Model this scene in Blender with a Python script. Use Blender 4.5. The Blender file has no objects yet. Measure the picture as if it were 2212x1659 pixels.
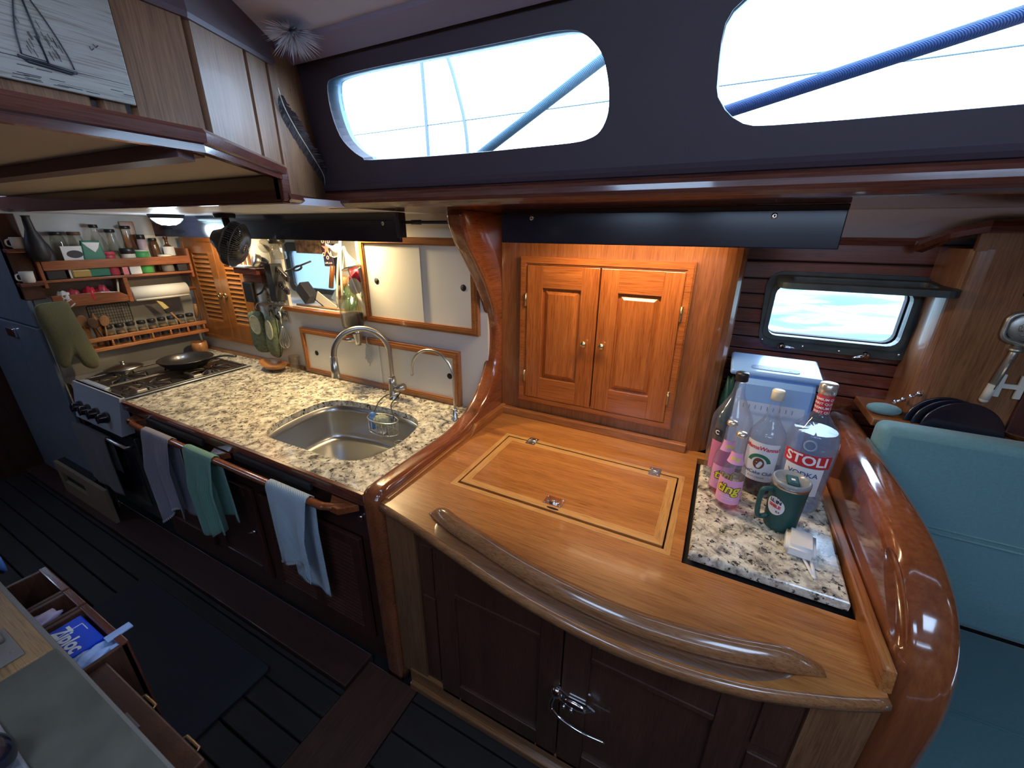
import bpy, bmesh, math, random
from mathutils import Vector, Matrix, Euler
R_ = random.Random(7)
C = bpy.context.scene.collection
SC = bpy.context.scene
PI = math.pi

# ---------------------------------------------------------------- camera
cam_d = bpy.data.cameras.new('camera'); cam = bpy.data.objects.new('camera', cam_d); C.objects.link(cam)
cam_d.sensor_width = 36.0; cam_d.sensor_fit = 'HORIZONTAL'; cam_d.lens = 870.77 / 2212 * 36.0
cam_d.clip_start = 0.02; cam_d.clip_end = 2000
cam.matrix_world = Matrix.Translation((0, 0, 1.83)) @ Matrix.Rotation(0.469342, 4, 'Z') @ Matrix.Rotation(1.209339, 4, 'X') @ Matrix.Rotation(0.00869, 4, 'Z')
SC.camera = cam

# ---------------------------------------------------------------- colour management
SC.view_settings.view_transform = 'Standard'; SC.view_settings.look = 'None'
SC.view_settings.gamma = 1.0; SC.view_settings.exposure = 0.0
SC.view_settings.use_curve_mapping = False

# ---------------------------------------------------------------- daylight outside
wd = bpy.data.worlds.new('overcast_sky'); SC.world = wd; wd.use_nodes = True
nt = wd.node_tree; bg = nt.nodes['Background']
bg.inputs['Color'].default_value = (0.50, 0.70, 1.0, 1); bg.inputs['Strength'].default_value = 14.0
SC.cycles.sample_clamp_indirect = 6.0
SC.cycles.max_bounces = 10; SC.cycles.transparent_max_bounces = 12

def area(name, loc, rot, sx, sy, power, col, spread=PI):
    l = bpy.data.lights.new(name, 'AREA'); l.shape = 'RECTANGLE'; l.size = sx; l.size_y = sy
    l.energy = power; l.color = col; l.spread = spread
    o = bpy.data.objects.new(name, l); o.location = loc; o.rotation_euler = rot; C.objects.link(o); return o
def portal(name, loc, rot, sx, sy):
    o = area(name, loc, rot, sx, sy, 1, (1, 1, 1)); o.data.cycles.is_portal = True; return o
# the window and hatch openings guide the sky light in
portal('sky_opening_light', (-0.78, 1.20, 2.17), (math.radians(-90), 0, 0), 0.95, 0.27)
portal('sky_opening_light', (0.62, 1.20, 2.17), (math.radians(-90), 0, 0), 1.45, 0.27)
portal('sky_opening_light', (0.0, -1.25, 2.17), (math.radians(90), 0, 0), 3.4, 0.27)
portal('sky_opening_light', (0.95, -0.15, 2.42), (0, 0, 0), 0.6, 0.6)
portal('sky_opening_light', (-0.45, -0.55, 2.42), (0, 0, 0), 0.6, 0.5)
portal('sky_opening_light', (-4.02, -0.42, 2.42), (0, 0, 0), 0.35, 0.35)  # unseen aft opening, added so daylight reaches the fridge front
portal('sky_opening_light', (0.42, 2.12, 1.52), (math.radians(-90), 0, 0), 0.46, 0.22)

# ---------------------------------------------------------------- materials
MATS = {}
def getmat(name):
    if name not in MATS: MATS[name] = bpy.data.materials.new(name)
    return MATS[name]
def nmat(name):
    m = getmat(name); m.use_nodes = True
    t = m.node_tree; return m, t, t.nodes['Principled BSDF']
def plain(name, col, rough=0.5, metal=0.0, coat=0.0, spec=0.5, emit=None, es=1.0, bump=0.0, bscale=80, alpha=None, trans=0.0, sheen=0.0, var=0.0):
    m, t, b = nmat(name)
    b.inputs['Base Color'].default_value = (*col, 1); b.inputs['Roughness'].default_value = rough
    b.inputs['Metallic'].default_value = metal; b.inputs['Coat Weight'].default_value = coat
    b.inputs['Coat Roughness'].default_value = 0.08
    b.inputs['Specular IOR Level'].default_value = spec
    b.inputs['Transmission Weight'].default_value = trans
    b.inputs['Sheen Weight'].default_value = sheen
    if emit: b.inputs['Emission Color'].default_value = (*emit, 1); b.inputs['Emission Strength'].default_value = es
    if bump or var:
        tc = t.nodes.new('ShaderNodeTexCoord'); n = t.nodes.new('ShaderNodeTexNoise'); n.inputs['Scale'].default_value = bscale
        n.inputs['Detail'].default_value = 5
        t.links.new(tc.outputs['Object'], n.inputs['Vector'])
        if bump:
            bp = t.nodes.new('ShaderNodeBump'); bp.inputs['Strength'].default_value = bump; bp.inputs['Distance'].default_value = 0.004
            t.links.new(n.outputs['Fac'], bp.inputs['Height']); t.links.new(bp.outputs['Normal'], b.inputs['Normal'])
        if var:
            n2 = t.nodes.new('ShaderNodeTexNoise'); n2.inputs['Scale'].default_value = bscale * .25; n2.inputs['Detail'].default_value = 4
            t.links.new(tc.outputs['Object'], n2.inputs['Vector'])
            cr = t.nodes.new('ShaderNodeValToRGB'); cr.color_ramp.elements[0].position = .3; cr.color_ramp.elements[1].position = .7
            cr.color_ramp.elements[0].color = (*[c * (1 - var) for c in col], 1); cr.color_ramp.elements[1].color = (*[min(1, c * (1 + var)) for c in col], 1)
            t.links.new(n2.outputs['Fac'], cr.inputs['Fac']); t.links.new(cr.outputs['Color'], b.inputs['Base Color'])
    return m
def wood(name, dark, light, axis='X', rough=0.3, coat=0.5, fine=1.0, bump=0.15, fig=0.5, pore=0.7):
    """varnished timber: long fibres along the axis, broad bands of colour and small pores"""
    m, t, b = nmat(name); N = t.nodes.new; L = t.links.new
    tc = N('ShaderNodeTexCoord')
    def layer(al, ac, detail, dist=0.0):
        mp = N('ShaderNodeMapping'); s = [ac, ac, ac]; s['XYZ'.index(axis)] = al
        mp.inputs['Scale'].default_value = s; L(tc.outputs['Object'], mp.inputs['Vector'])
        n = N('ShaderNodeTexNoise'); n.inputs['Scale'].default_value = 1; n.inputs['Detail'].default_value = detail
        n.inputs['Distortion'].default_value = dist; L(mp.outputs[0], n.inputs['Vector']); return n.outputs['Fac']
    a = layer(1.6 * fine, 14 * fine, 3, 0.8); f = layer(9 * fine, 210 * fine, 3); p = layer(14, 420, 1)
    mx = N('ShaderNodeMix'); mx.inputs[0].default_value = fig; L(a, mx.inputs[2]); L(f, mx.inputs[3])
    cr = N('ShaderNodeValToRGB'); e = cr.color_ramp.elements; e[0].position = .34; e[1].position = .66
    e[0].color = (*dark, 1); e[1].color = (*light, 1); L(mx.outputs[0], cr.inputs['Fac'])
    pr = N('ShaderNodeValToRGB'); pr.color_ramp.elements[0].position = .36; pr.color_ramp.elements[1].position = .46
    pr.color_ramp.elements[0].color = (1 - .38 * pore, 1 - .45 * pore, 1 - .5 * pore, 1); pr.color_ramp.elements[1].color = (1, 1, 1, 1); L(p, pr.inputs['Fac'])
    mu = N('ShaderNodeMix'); mu.data_type = 'RGBA'; mu.blend_type = 'MULTIPLY'; mu.inputs[0].default_value = 1
    L(cr.outputs[0], mu.inputs[6]); L(pr.outputs[0], mu.inputs[7]); L(mu.outputs[2], b.inputs['Base Color'])
    b.inputs['Roughness'].default_value = rough; b.inputs['Coat Weight'].default_value = coat; b.inputs['Coat Roughness'].default_value = 0.07
    bp = N('ShaderNodeBump'); bp.inputs['Strength'].default_value = bump; bp.inputs['Distance'].default_value = 0.001
    L(mx.outputs[0], bp.inputs['Height']); L(bp.outputs[0], b.inputs['Normal'])
    return m
def granite(name, stretch=(1, 1, 1), warm=1.0):
    m, t, b = nmat(name); N = t.nodes.new; L = t.links.new
    tc = N('ShaderNodeTexCoord'); mp = N('ShaderNodeMapping'); mp.inputs['Scale'].default_value = stretch
    mp.inputs['Rotation'].default_value = (0, 0, .5); L(tc.outputs['Object'], mp.inputs['Vector'])
    def noise(s, d, di=0.0, off=0):
        n = N('ShaderNodeTexNoise'); n.inputs['Scale'].default_value = s; n.inputs['Detail'].default_value = d; n.inputs['Distortion'].default_value = di
        n.inputs['Roughness'].default_value = .65
        ad = N('ShaderNodeVectorMath'); ad.inputs[1].default_value = (off, off * 1.7, off * .3); L(mp.outputs[0], ad.inputs[0]); L(ad.outputs[0], n.inputs['Vector']); return n.outputs['Fac']
    def ramp(src, stops):
        cr = N('ShaderNodeValToRGB'); e = cr.color_ramp.elements
        while len(e) < len(stops): e.new(.5)
        for k, (p, c) in enumerate(stops): e[k].position = p; e[k].color = (*c, 1)
        L(src, cr.inputs['Fac']); return cr.outputs[0]
    base = ramp(noise(26, 6, .4), [(.36, (.20, .19, .18)), (.46, (.48, .44, .36)), (.56, (.72, .68, .56)), (.68, (.86, .84, .76))])
    spk = ramp(noise(64, 3, .3, 3.1), [(.37, (.02, .02, .025)), (.43, (1, 1, 1))])
    big = ramp(noise(15, 7, .7, 9.7), [(.36, (.12, .12, .13)), (.45, (1, 1, 1))])
    m1 = N('ShaderNodeMix'); m1.data_type = 'RGBA'; m1.blend_type = 'MULTIPLY'; m1.inputs[0].default_value = .95; L(base, m1.inputs[6]); L(spk, m1.inputs[7])
    m2 = N('ShaderNodeMix'); m2.data_type = 'RGBA'; m2.blend_type = 'MULTIPLY'; m2.inputs[0].default_value = .8; L(m1.outputs[2], m2.inputs[6]); L(big, m2.inputs[7])
    L(m2.outputs[2], b.inputs['Base Color']); b.inputs['Roughness'].default_value = .16; b.inputs['Coat Weight'].default_value = .3
    return m
def glass(name, col=(1, 1, 1), rough=0.0, ior=1.45, thin=False, light_mix=0.0, light_col=(.6, .7, .9)):
    m, t, b = nmat(name)
    if thin:
        N = t.nodes.new; L = t.links.new; t.nodes.remove(b)
        tr = N('ShaderNodeBsdfTransparent'); tr.inputs[0].default_value = (*col, 1)
        gl = N('ShaderNodeBsdfGlossy'); gl.inputs['Roughness'].default_value = max(rough, .03)
        fr = N('ShaderNodeLayerWeight'); fr.inputs['Blend'].default_value = .18; mx = N('ShaderNodeMixShader')
        mt = N('ShaderNodeMath'); mt.operation = 'MULTIPLY_ADD'; mt.inputs[1].default_value = .6; mt.inputs[2].default_value = .03; L(fr.outputs['Facing'], mt.inputs[0])
        L(mt.outputs[0], mx.inputs[0]); L(tr.outputs[0], mx.inputs[1]); L(gl.outputs[0], mx.inputs[2]); 
        out = mx.outputs[0]
        if light_mix:
            df = N('ShaderNodeBsdfTranslucent'); df.inputs[0].default_value = (*light_col, 1); d2 = N('ShaderNodeBsdfDiffuse'); d2.inputs[0].default_value = (*light_col, 1)
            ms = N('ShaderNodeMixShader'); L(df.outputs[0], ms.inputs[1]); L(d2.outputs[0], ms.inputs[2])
            m2 = N('ShaderNodeMixShader'); m2.inputs[0].default_value = light_mix; L(mx.outputs[0], m2.inputs[1]); L(ms.outputs[0], m2.inputs[2]); out = m2.outputs[0]
        L(out, t.nodes['Material Output'].inputs[0]); return m
    b.inputs['Base Color'].default_value = (*col, 1); b.inputs['Transmission Weight'].default_value = 1; b.inputs['Roughness'].default_value = rough; b.inputs['IOR'].default_value = ior
    return m

# teak and mahogany joinery
wood('teak_x', (.26, .085, .022), (.50, .195, .055), 'X')
wood('teak_y', (.26, .085, .022), (.50, .195, .055), 'Y')
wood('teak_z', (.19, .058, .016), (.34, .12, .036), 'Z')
wood('counter_wood', (.33, .115, .028), (.54, .225, .058), 'X', rough=.3, coat=.6, fig=.45)
wood('inlay_wood', (.52, .26, .075), (.66, .36, .12), 'X', rough=.32)
wood('inlay_wood_y', (.52, .26, .075), (.66, .36, .12), 'Y', rough=.32)
wood('door_wood', (.27, .070, .014), (.45, .140, .030), 'Z', rough=.25, coat=.6)
wood('door_wood_x', (.27, .070, .014), (.45, .140, .030), 'X', rough=.25, coat=.6)
wood('mahogany_x', (.09, .024, .016), (.17, .052, .034), 'X', rough=.22, coat=.8)
wood('mahogany_y', (.09, .024, .016), (.17, .052, .034), 'Y', rough=.22, coat=.8)
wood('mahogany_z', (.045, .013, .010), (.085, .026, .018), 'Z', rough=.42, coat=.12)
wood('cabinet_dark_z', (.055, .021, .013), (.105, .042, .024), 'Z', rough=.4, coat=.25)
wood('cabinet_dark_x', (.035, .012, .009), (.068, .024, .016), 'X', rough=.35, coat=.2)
wood('board_wood', (.17, .045, .016), (.30, .092, .032), 'Z', rough=.14, coat=.9, fine=.35, pore=.25)
wood('post_wood', (.22, .06, .018), (.40, .13, .035), 'Z', rough=.16, coat=.9, fine=.7)
wood('rail_wood', (.17, .045, .016), (.30, .092, .032), 'Y', rough=.14, coat=.9, fine=.7)
wood('nosing_wood', (.21, .085, .033), (.36, .165, .068), 'X', rough=.2, coat=.7)
wood('panel_oak', (.16, .068, .028), (.30, .145, .066), 'Z', rough=.55, coat=.04, fine=1.0, bump=.35)
wood('hull_planks', (.10, .028, .018), (.18, .052, .032), 'X', rough=.25, coat=.6)
wood('floor_dark', (.014, .010, .010), (.026, .018, .017), 'X', rough=.6, coat=.0)
wood('floor_band', (.05, .018, .012), (.085, .032, .02), 'Y', rough=.55, coat=.05)
wood('spoon_wood', (.20, .085, .03), (.40, .20, .08), 'Z', rough=.5, coat=.1)
wood('worn_wood', (.20, .11, .045), (.33, .19, .08), 'X', rough=.5, coat=.1)
granite('granite', (1, 1, 1)); granite('granite_slab', (1, 1, 1))
plain('black_gloss', (.012, .012, .022), .18, coat=.6)
plain('black_matte', (.012, .012, .015), .6)
plain('black_frame', (.028, .036, .034), .5, bump=.3, bscale=60, var=.4)
plain('cream_panel', (.62, .58, .50), .5)
plain('cream_door', (.68, .66, .58), .42)
plain('wall_white', (.60, .59, .57), .5)
plain('navy_vinyl', (.060, .040, .055), .55, bump=.1, bscale=200)
plain('headliner', (.60, .56, .60), .8, bump=.2, bscale=30)
plain('trim_strip', (.26, .19, .24), .6)
plain('steel', (.62, .62, .60), .28, 1.0)
plain('brushed_steel', (.50, .50, .49), .30, 1.0, bump=.05, bscale=300)
plain('chrome', (.85, .85, .88), .06, 1.0)
plain('brass', (.62, .50, .28), .28, 1.0)
plain('bronze', (.45, .25, .10), .4, 1.0)
plain('sill_white', (.12, .22, .30), .45)
plain('white_plastic', (.80, .80, .80), .4)
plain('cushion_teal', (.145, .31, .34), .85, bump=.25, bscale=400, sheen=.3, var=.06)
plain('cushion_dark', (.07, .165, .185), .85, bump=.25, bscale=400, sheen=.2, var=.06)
plain('mat_rubber', (.020, .021, .030), .75, bump=.3, bscale=250)
plain('dark_void', (.008, .007, .008), .8)

# ---------------------------------------------------------------- mesh builder
class M:
    def __init__(s): s.v = []; s.f = []; s.sm = []
    def add(s, v, f, smooth=False):
        k = len(s.v); s.v += [tuple(p) for p in v]; s.f += [tuple(i + k for i in q) for q in f]; s.sm += [smooth] * len(f); return s
    def bm(s, b, smooth=False):
        b.verts.ensure_lookup_table(); b.verts.index_update()
        if smooth == 'big':      # wide flat faces stay flat, the rounded edges between them are smooth
            mx = max(f.calc_area() for f in b.faces); fl = [f.calc_area() < mx * .2 for f in b.faces]
            k = len(s.sm); s.add([v.co[:] for v in b.verts], [[v.index for v in f.verts] for f in b.faces], True); s.sm[k:] = fl; b.free(); return s
        s.add([v.co[:] for v in b.verts], [[v.index for v in f.verts] for f in b.faces], smooth); b.free(); return s
    def box(s, x0, x1, y0, y1, z0, z1, bev=0.0, seg=2, mt=None):
        b = bmesh.new(); bmesh.ops.create_cube(b, size=1)
        for v in b.verts: v.co = Vector(((x0 + x1) / 2 + v.co.x * (x1 - x0), (y0 + y1) / 2 + v.co.y * (y1 - y0), (z0 + z1) / 2 + v.co.z * (z1 - z0)))
        if bev: bmesh.ops.bevel(b, geom=b.edges[:], offset=bev, segments=seg, affect='EDGES', profile=.5)
        if mt: bmesh.ops.transform(b, matrix=mt, verts=b.verts)
        return s.bm(b, False)
    def prism(s, poly, axis, a, c, bev=0.0, seg=2, mt=None, smooth=False):
        """poly: 2-D points in the plane of the two other axes (x:(y,z) y:(x,z) z:(x,y)), extruded from a to c"""
        def pt(p, h): return {'x': (h, p[0], p[1]), 'y': (p[0], h, p[1]), 'z': (p[0], p[1], h)}[axis]
        b = bmesh.new(); va = [b.verts.new(pt(p, a)) for p in poly]; vc = [b.verts.new(pt(p, c)) for p in poly]; n = len(poly)
        b.faces.new(va); b.faces.new(vc[::-1])
        for i in range(n): b.faces.new((va[i], vc[i], vc[(i + 1) % n], va[(i + 1) % n]))
        bmesh.ops.recalc_face_normals(b, faces=b.faces)
        if bev:
            capf = [f for f in b.faces if len(f.verts) == n and n > 4] or b.faces[:2]
            es = set(e for f in capf for e in f.edges); bmesh.ops.bevel(b, geom=list(es), offset=bev, segments=seg, affect='EDGES', profile=.5)
        if mt: bmesh.ops.transform(b, matrix=mt, verts=b.verts)
        return s.bm(b, smooth)
    def lathe(s, prof, c=(0, 0, 0), n=28, mt=None, cap=True):
        """prof: (r, z) pairs bottom to top round a vertical axis at c"""
        v = []; f = []; m = len(prof)
        for r, z in prof:
            for k in range(n):
                a = 2 * PI * k / n; v.append((r * math.cos(a), r * math.sin(a), z))
        for i in range(m - 1):
            for k in range(n):
                k2 = (k + 1) % n; f.append((i * n + k, i * n + k2, (i + 1) * n + k2, (i + 1) * n + k))
        if cap:
            if prof[0][0] > 1e-5: f.append(tuple(range(n))[::-1])
            if prof[-1][0] > 1e-5: f.append(tuple((m - 1) * n + k for k in range(n)))
        T = Matrix.Translation(c) @ (mt or Matrix())
        return s.add([(T @ Vector(p))[:] for p in v], f, True)
    def tube(s, pts, r, n=10, closed=False, cap=True, flat=1.0):
        pts = [Vector(p) for p in pts]; m = len(pts); rr = r if isinstance(r, (list, tuple)) else [r] * m
        v = []; f = []; up = None
        for i, p in enumerate(pts):
            if closed: d = pts[(i + 1) % m] - pts[i - 1]
            else: d = pts[min(i + 1, m - 1)] - pts[max(i - 1, 0)]
            if d.length < 1e-9: d = Vector((0, 0, 1))
            d.normalize()
            if up is None:
                up = Vector((0, 0, 1)) if abs(d.z) < .9 else Vector((1, 0, 0))
            a = d.cross(up)
            if a.length < 1e-6: a = d.orthogonal()
            a.normalize(); q = a.cross(d).normalized(); up = q
            for k in range(n):
                t = 2 * PI * k / n; v.append((p + a * math.cos(t) * rr[i] + q * math.sin(t) * rr[i] * flat)[:])
        for i in range(m if closed else m - 1):
            j = (i + 1) % m
            for k in range(n):
                k2 = (k + 1) % n; f.append((i * n + k, i * n + k2, j * n + k2, j * n + k))
        if cap and not closed: f.append(tuple(range(n))[::-1]); f.append(tuple((m - 1) * n + k for k in range(n)))
        return s.add(v, f, True)
    def sphere(s, c, r, sc=(1, 1, 1), n=16):
        b = bmesh.new(); bmesh.ops.create_uvsphere(b, u_segments=n, v_segments=max(6, n // 2), radius=r)
        for v in b.verts: v.co = Vector((c[0] + v.co.x * sc[0], c[1] + v.co.y * sc[1], c[2] + v.co.z * sc[2]))
        return s.bm(b, True)
    def sweep(s, path, prof, smooth=True, closed=False, upv=(0, 0, 1), cap=True):
        """prof: (outward, up) offsets carried along the path with a fixed up vector"""
        path = [Vector(p) for p in path]; m = len(path); n = len(prof); v = []; f = []; U = Vector(upv)
        for i, p in enumerate(path):
            d0 = (path[i] - path[i - 1]).normalized() if (i > 0 or closed) else None
            d1 = (path[(i + 1) % m] - path[i]).normalized() if (i < m - 1 or closed) else None
            if d0 is None: d0 = d1
            if d1 is None: d1 = d0
            t = (d0 + d1).normalized(); o = t.cross(U).normalized(); k = 1 / max(.3, (o.dot(d0.cross(U).normalized())))
            for a, h in prof: v.append((p + o * a * k + U * h)[:])
        for i in range(m if closed else m - 1):
            j = (i + 1) % m
            for q in range(n):
                q2 = (q + 1) % n; f.append((i * n + q, j * n + q, j * n + q2, i * n + q2))
        if cap and not closed: f.append(tuple(range(n))); f.append(tuple((m - 1) * n + q for q in range(n))[::-1])
        return s.add(v, f, smooth)
    def grid(s, pts, smooth=True, thick=0.0):
        """pts[i][j] surface; thick gives it a back"""
        a = len(pts); c = len(pts[0]); v = [Vector(p) for r in pts for p in r]; f = [(i * c + j, (i + 1) * c + j, (i + 1) * c + j + 1, i * c + j + 1) for i in range(a - 1) for j in range(c - 1)]
        if thick:
            nr = [Vector((0, 0, 0)) for _ in v]
            for q in f:
                nn = (v[q[1]] - v[q[0]]).cross(v[q[3]] - v[q[0]])
                for k in q: nr[k] += nn
            k0 = len(v); v2 = [p - (n.normalized() if n.length else n) * thick for p, n in zip(v, nr)]
            f2 = [tuple(k + k0 for k in q)[::-1] for q in f]
            bd = [j for j in range(c)] + [i * c + c - 1 for i in range(1, a)] + [(a - 1) * c + j for j in range(c - 2, -1, -1)] + [i * c for i in range(a - 2, 0, -1)]
            f3 = [(bd[i], bd[(i + 1) % len(bd)], bd[(i + 1) % len(bd)] + k0, bd[i] + k0) for i in range(len(bd))]
            v = v + v2; f = f + f2 + f3
        return s.add([p[:] for p in v], f, smooth)
def mkmesh(name, mb, mat, auto=35):
    me = bpy.data.meshes.new(name); me.from_pydata(mb.v, [], mb.f)
    b = bmesh.new(); b.from_mesh(me)
    bmesh.ops.recalc_face_normals(b, faces=b.faces) if len(b.faces) < 60000 else None
    b.to_mesh(me); b.free()
    if len(me.polygons) == len(mb.sm): me.polygons.foreach_set('use_smooth', mb.sm)
    me.materials.append(getmat(mat))
    return me
def link(o): C.objects.link(o); return o
def tag(o, label=None, cat=None, group=None, kind=None):
    if label: o['label'] = label
    if cat: o['category'] = cat
    if group: o['group'] = group
    if kind: o['kind'] = kind
    return o
def thing(name, label, cat, loc=(0, 0, 0), rot=(0, 0, 0), group=None):
    o = bpy.data.objects.new(name, None); o.location = loc; o.rotation_euler = rot; o.empty_display_size = .05
    return link(tag(o, label, cat, group))
def part(name, mb, mat, parent, world=False, label=None):
    """world=True: the mesh is given in world coordinates and its (unrotated) parent stands at parent.location"""
    me = mkmesh(name, mb, mat)
    if world:
        L = Vector(parent.location) if parent.parent is None else Vector(parent.parent.location)
        me.transform(Matrix.Translation(-L))
    o = link(bpy.data.objects.new(name, me)); o.parent = parent
    if label: o['label'] = label
    return o
def solo(name, mb, mat, label, cat, group=None, loc=None, kind=None):
    """a thing that is one mesh; world-coordinate mesh, origin put at loc"""
    me = mkmesh(name, mb, mat); o = link(bpy.data.objects.new(name, me))
    if loc: me.transform(Matrix.Translation(-Vector(loc))); o.location = loc
    return tag(o, label, cat, group, kind)
def struct(name, mb, mat):
    o = link(bpy.data.objects.new(name, mkmesh(name, mb, mat))); o['kind'] = 'structure'; return o
def spart(name, mb, mat, parent):
    o = link(bpy.data.objects.new(name, mkmesh(name, mb, mat))); o.parent = parent; return o
def dup(root, loc=None, rot=None, label=None, group=None, scale=None):
    r = root.copy(); C.objects.link(r)
    if loc is not None: r.location = loc
    if rot is not None: r.rotation_euler = rot
    if scale is not None: r.scale = scale
    if label: r['label'] = label
    if group: r['group'] = group
    for ch in list(root.children):
        c = ch.copy(); C.objects.link(c); c.parent = r
        for g in list(ch.children):
            d = g.copy(); C.objects.link(d); d.parent = c
    return r
def textm(txt, size=1.0, bold=0.0, depth=0.0, shear=0.0):
    """flat lettering as verts, faces centred on the origin in the XY plane"""
    cu = bpy.data.curves.new('lettering', 'FONT'); cu.body = txt; cu.size = size; cu.align_x = 'CENTER'; cu.align_y = 'CENTER'
    cu.offset = bold; cu.extrude = depth; cu.shear = shear; cu.resolution_u = 3
    o = bpy.data.objects.new('lettering', cu); C.objects.link(o); dg = bpy.context.evaluated_depsgraph_get(); dg.update()
    me = bpy.data.meshes.new_from_object(o.evaluated_get(dg)); v = [x.co[:] for x in me.vertices]; f = [tuple(p.vertices) for p in me.polygons]
    bpy.data.objects.remove(o); bpy.data.curves.remove(cu)
    b = bmesh.new(); b.from_mesh(me); bpy.data.meshes.remove(me)      # fine enough to follow a bottle's curve
    for _ in range(3):
        bmesh.ops.triangulate(b, faces=b.faces[:]); es = [e for e in b.edges if e.calc_length() > size * .16]
        if not es: break
        bmesh.ops.subdivide_edges(b, edges=es, cuts=1)
    bmesh.ops.triangulate(b, faces=b.faces[:]); b.verts.index_update(); v = [x.co[:] for x in b.verts]; f = [tuple(q.index for q in p.verts) for p in b.faces]; b.free(); return v, f
def wrap(mb, vf, r, ang0, z0, rfun=None, c=(0, 0, 0), off=0.0006):
    """lay flat lettering round an upright cylinder of radius r, centred on angle ang0 and height z0"""
    v, f = vf; o = []
    for x, y, z in v:
        a = ang0 + x / r; rr = (rfun(z0 + y) if rfun else r) + off; o.append((c[0] + rr * math.cos(a), c[1] + rr * math.sin(a), c[2] + z0 + y))
    return mb.add(o, f)
def band(mb, r, a0, a1, z0, z1, c=(0, 0, 0), off=0.0003, n=24, rfun=None, m=6):
    """a label stuck round part of an upright cylinder"""
    pts = []
    for i in range(m + 1):
        z = z0 + (z1 - z0) * i / m; rr = (rfun(z) if rfun else r) + off
        pts.append([(c[0] + rr * math.cos(a0 + (a1 - a0) * j / n), c[1] + rr * math.sin(a0 + (a1 - a0) * j / n), c[2] + z) for j in range(n + 1)])
    return mb.grid(pts)
def curve_pts(P, n=8, closed=False):
    """Catmull-Rom through P"""
    P = [Vector(p) for p in P]; out = []; m = len(P)
    for i in range(m if closed else m - 1):
        a = P[(i - 1) % m] if (closed or i > 0) else P[0] * 2 - P[1]; b = P[i]; c = P[(i + 1) % m]
        d = P[(i + 2) % m] if (closed or i + 2 < m) else P[m - 1] * 2 - P[m - 2]
        for k in range(n):
            t = k / n; out.append(.5 * ((2 * b) + (c - a) * t + (2 * a - 5 * b + 4 * c - d) * t * t + (3 * b - a - 3 * c + d) * t ** 3))
    if not closed: out.append(P[-1])
    return out
def rrect(x0, x1, z0, z1, r, n=5):
    o = []
    for cx, cz, a0 in ((x1 - r, z1 - r, 0), (x0 + r, z1 - r, 90), (x0 + r, z0 + r, 180), (x1 - r, z0 + r, 270)):
        for k in range(n + 1):
            a = math.radians(a0 + 90 * k / n); o.append((cx + r * math.cos(a), cz + r * math.sin(a)))
    return o
def plate_with_hole(outer, holes, to3, thick, nrm):
    """flat plate with holes; outer and holes are 2-D loops, to3 maps them into the scene"""
    b = bmesh.new(); es = []
    for lp in [outer] + holes:
        vs = [b.verts.new(to3(*p)) for p in lp]
        for i in range(len(vs)): es.append(b.edges.new((vs[i], vs[(i + 1) % len(vs)])))
    bmesh.ops.triangle_fill(b, use_beauty=True, use_dissolve=False, edges=es, normal=nrm)
    r = bmesh.ops.extrude_face_region(b, geom=b.faces[:]); vs = [x for x in r['geom'] if isinstance(x, bmesh.types.BMVert)]
    bmesh.ops.translate(b, vec=Vector(nrm) * thick, verts=vs); bmesh.ops.recalc_face_normals(b, faces=b.faces)
    return M().bm(b)

def smooth_prof(P, n=5): return [(max(0, p.x), p.y) for p in curve_pts([(a, b_, 0) for a, b_ in P], n)]
ordn = ['first', 'second', 'third', 'fourth', 'fifth', 'sixth', 'seventh', 'eighth', 'last']
def parts(name, mbs, mat, parent, label=None): return [part(name, q, mat, parent, True, label) for q in mbs]
# ================================================================= STRUCTURE
# floor: dark sole boards with pale seams, a cross band in front of the post
def boards(x0, x1, y0, y1, w, gap, z0=-.04, z1=0.0):
    m = M(); y = y0
    while y < y1 - .01:
        m.box(x0, x1, y + gap / 2, min(y + w, y1) - gap / 2, z0, z1, .003, 1); y += w
    return m
m = boards(-5.0, -1.14, -1.6, .705, .095, .006); m.add(boards(-.86, 3.0, -1.6, .87, .12, .006).v, boards(-.86, 3.0, -1.6, .87, .12, .006).f)
m.sm = [False] * len(m.f); struct('floor', m, 'floor_dark')
m = M().box(-1.136, -.864, -1.6, .84, -.04, .004, .003, 1); struct('trim_1', m, 'floor_band')
m = M().box(-5.0, 3.0, -1.8, 2.3, -.09, -.045); struct('floor_underlay', m, 'dark_void')
m = M().box(-5.0, -1.14, .705, .86, -.04, .02, .004); struct('baseboard_galley', m, 'base_dark')
wood('base_dark', (.035, .012, .010), (.065, .022, .017), 'X', rough=.55, coat=.05)
m = M().box(-.90, .50, .835, .868, .0, .035, .006).box(-.90, .50, .85, .875, .035, .10); struct('baseboard_counter', m, 'nosing_wood')

# coach roof side with its two long windows
def coam(x, z): return (x, 1.175 - .2 * (z - 1.95), z)
W1 = [(-1.241, 2.266), (-1.208, 2.28), (-1.116, 2.284), (-.977, 2.284), (-.773, 2.281), (-.596, 2.279), (-.471, 2.278), (-.413, 2.273), (-.385, 2.262), (-.357, 2.24), (-.337, 2.213), (-.324, 2.169), (-.320, 2.128), (-.324, 2.097), (-.341, 2.069), (-.368, 2.056), (-.414, 2.05), (-.548, 2.048), (-.778, 2.047), (-1.122, 2.052), (-1.161, 2.061), (-1.205, 2.087), (-1.242, 2.13), (-1.254, 2.201)]
h2 = [(-.02, 2.281), (-.045, 2.272), (-.073, 2.252), (-.084, 2.233), (-.087, 2.204), (-.086, 2.171), (-.083, 2.128), (-.078, 2.111), (-.061, 2.087), (-.043, 2.071), (-.019, 2.057), (.003, 2.051), (.039, 2.049), (.175, 2.047)]
W2 = h2 + [(1.40 - a, b) for a, b in h2[::-1]]
nrm = (0, 1, .2)
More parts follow.
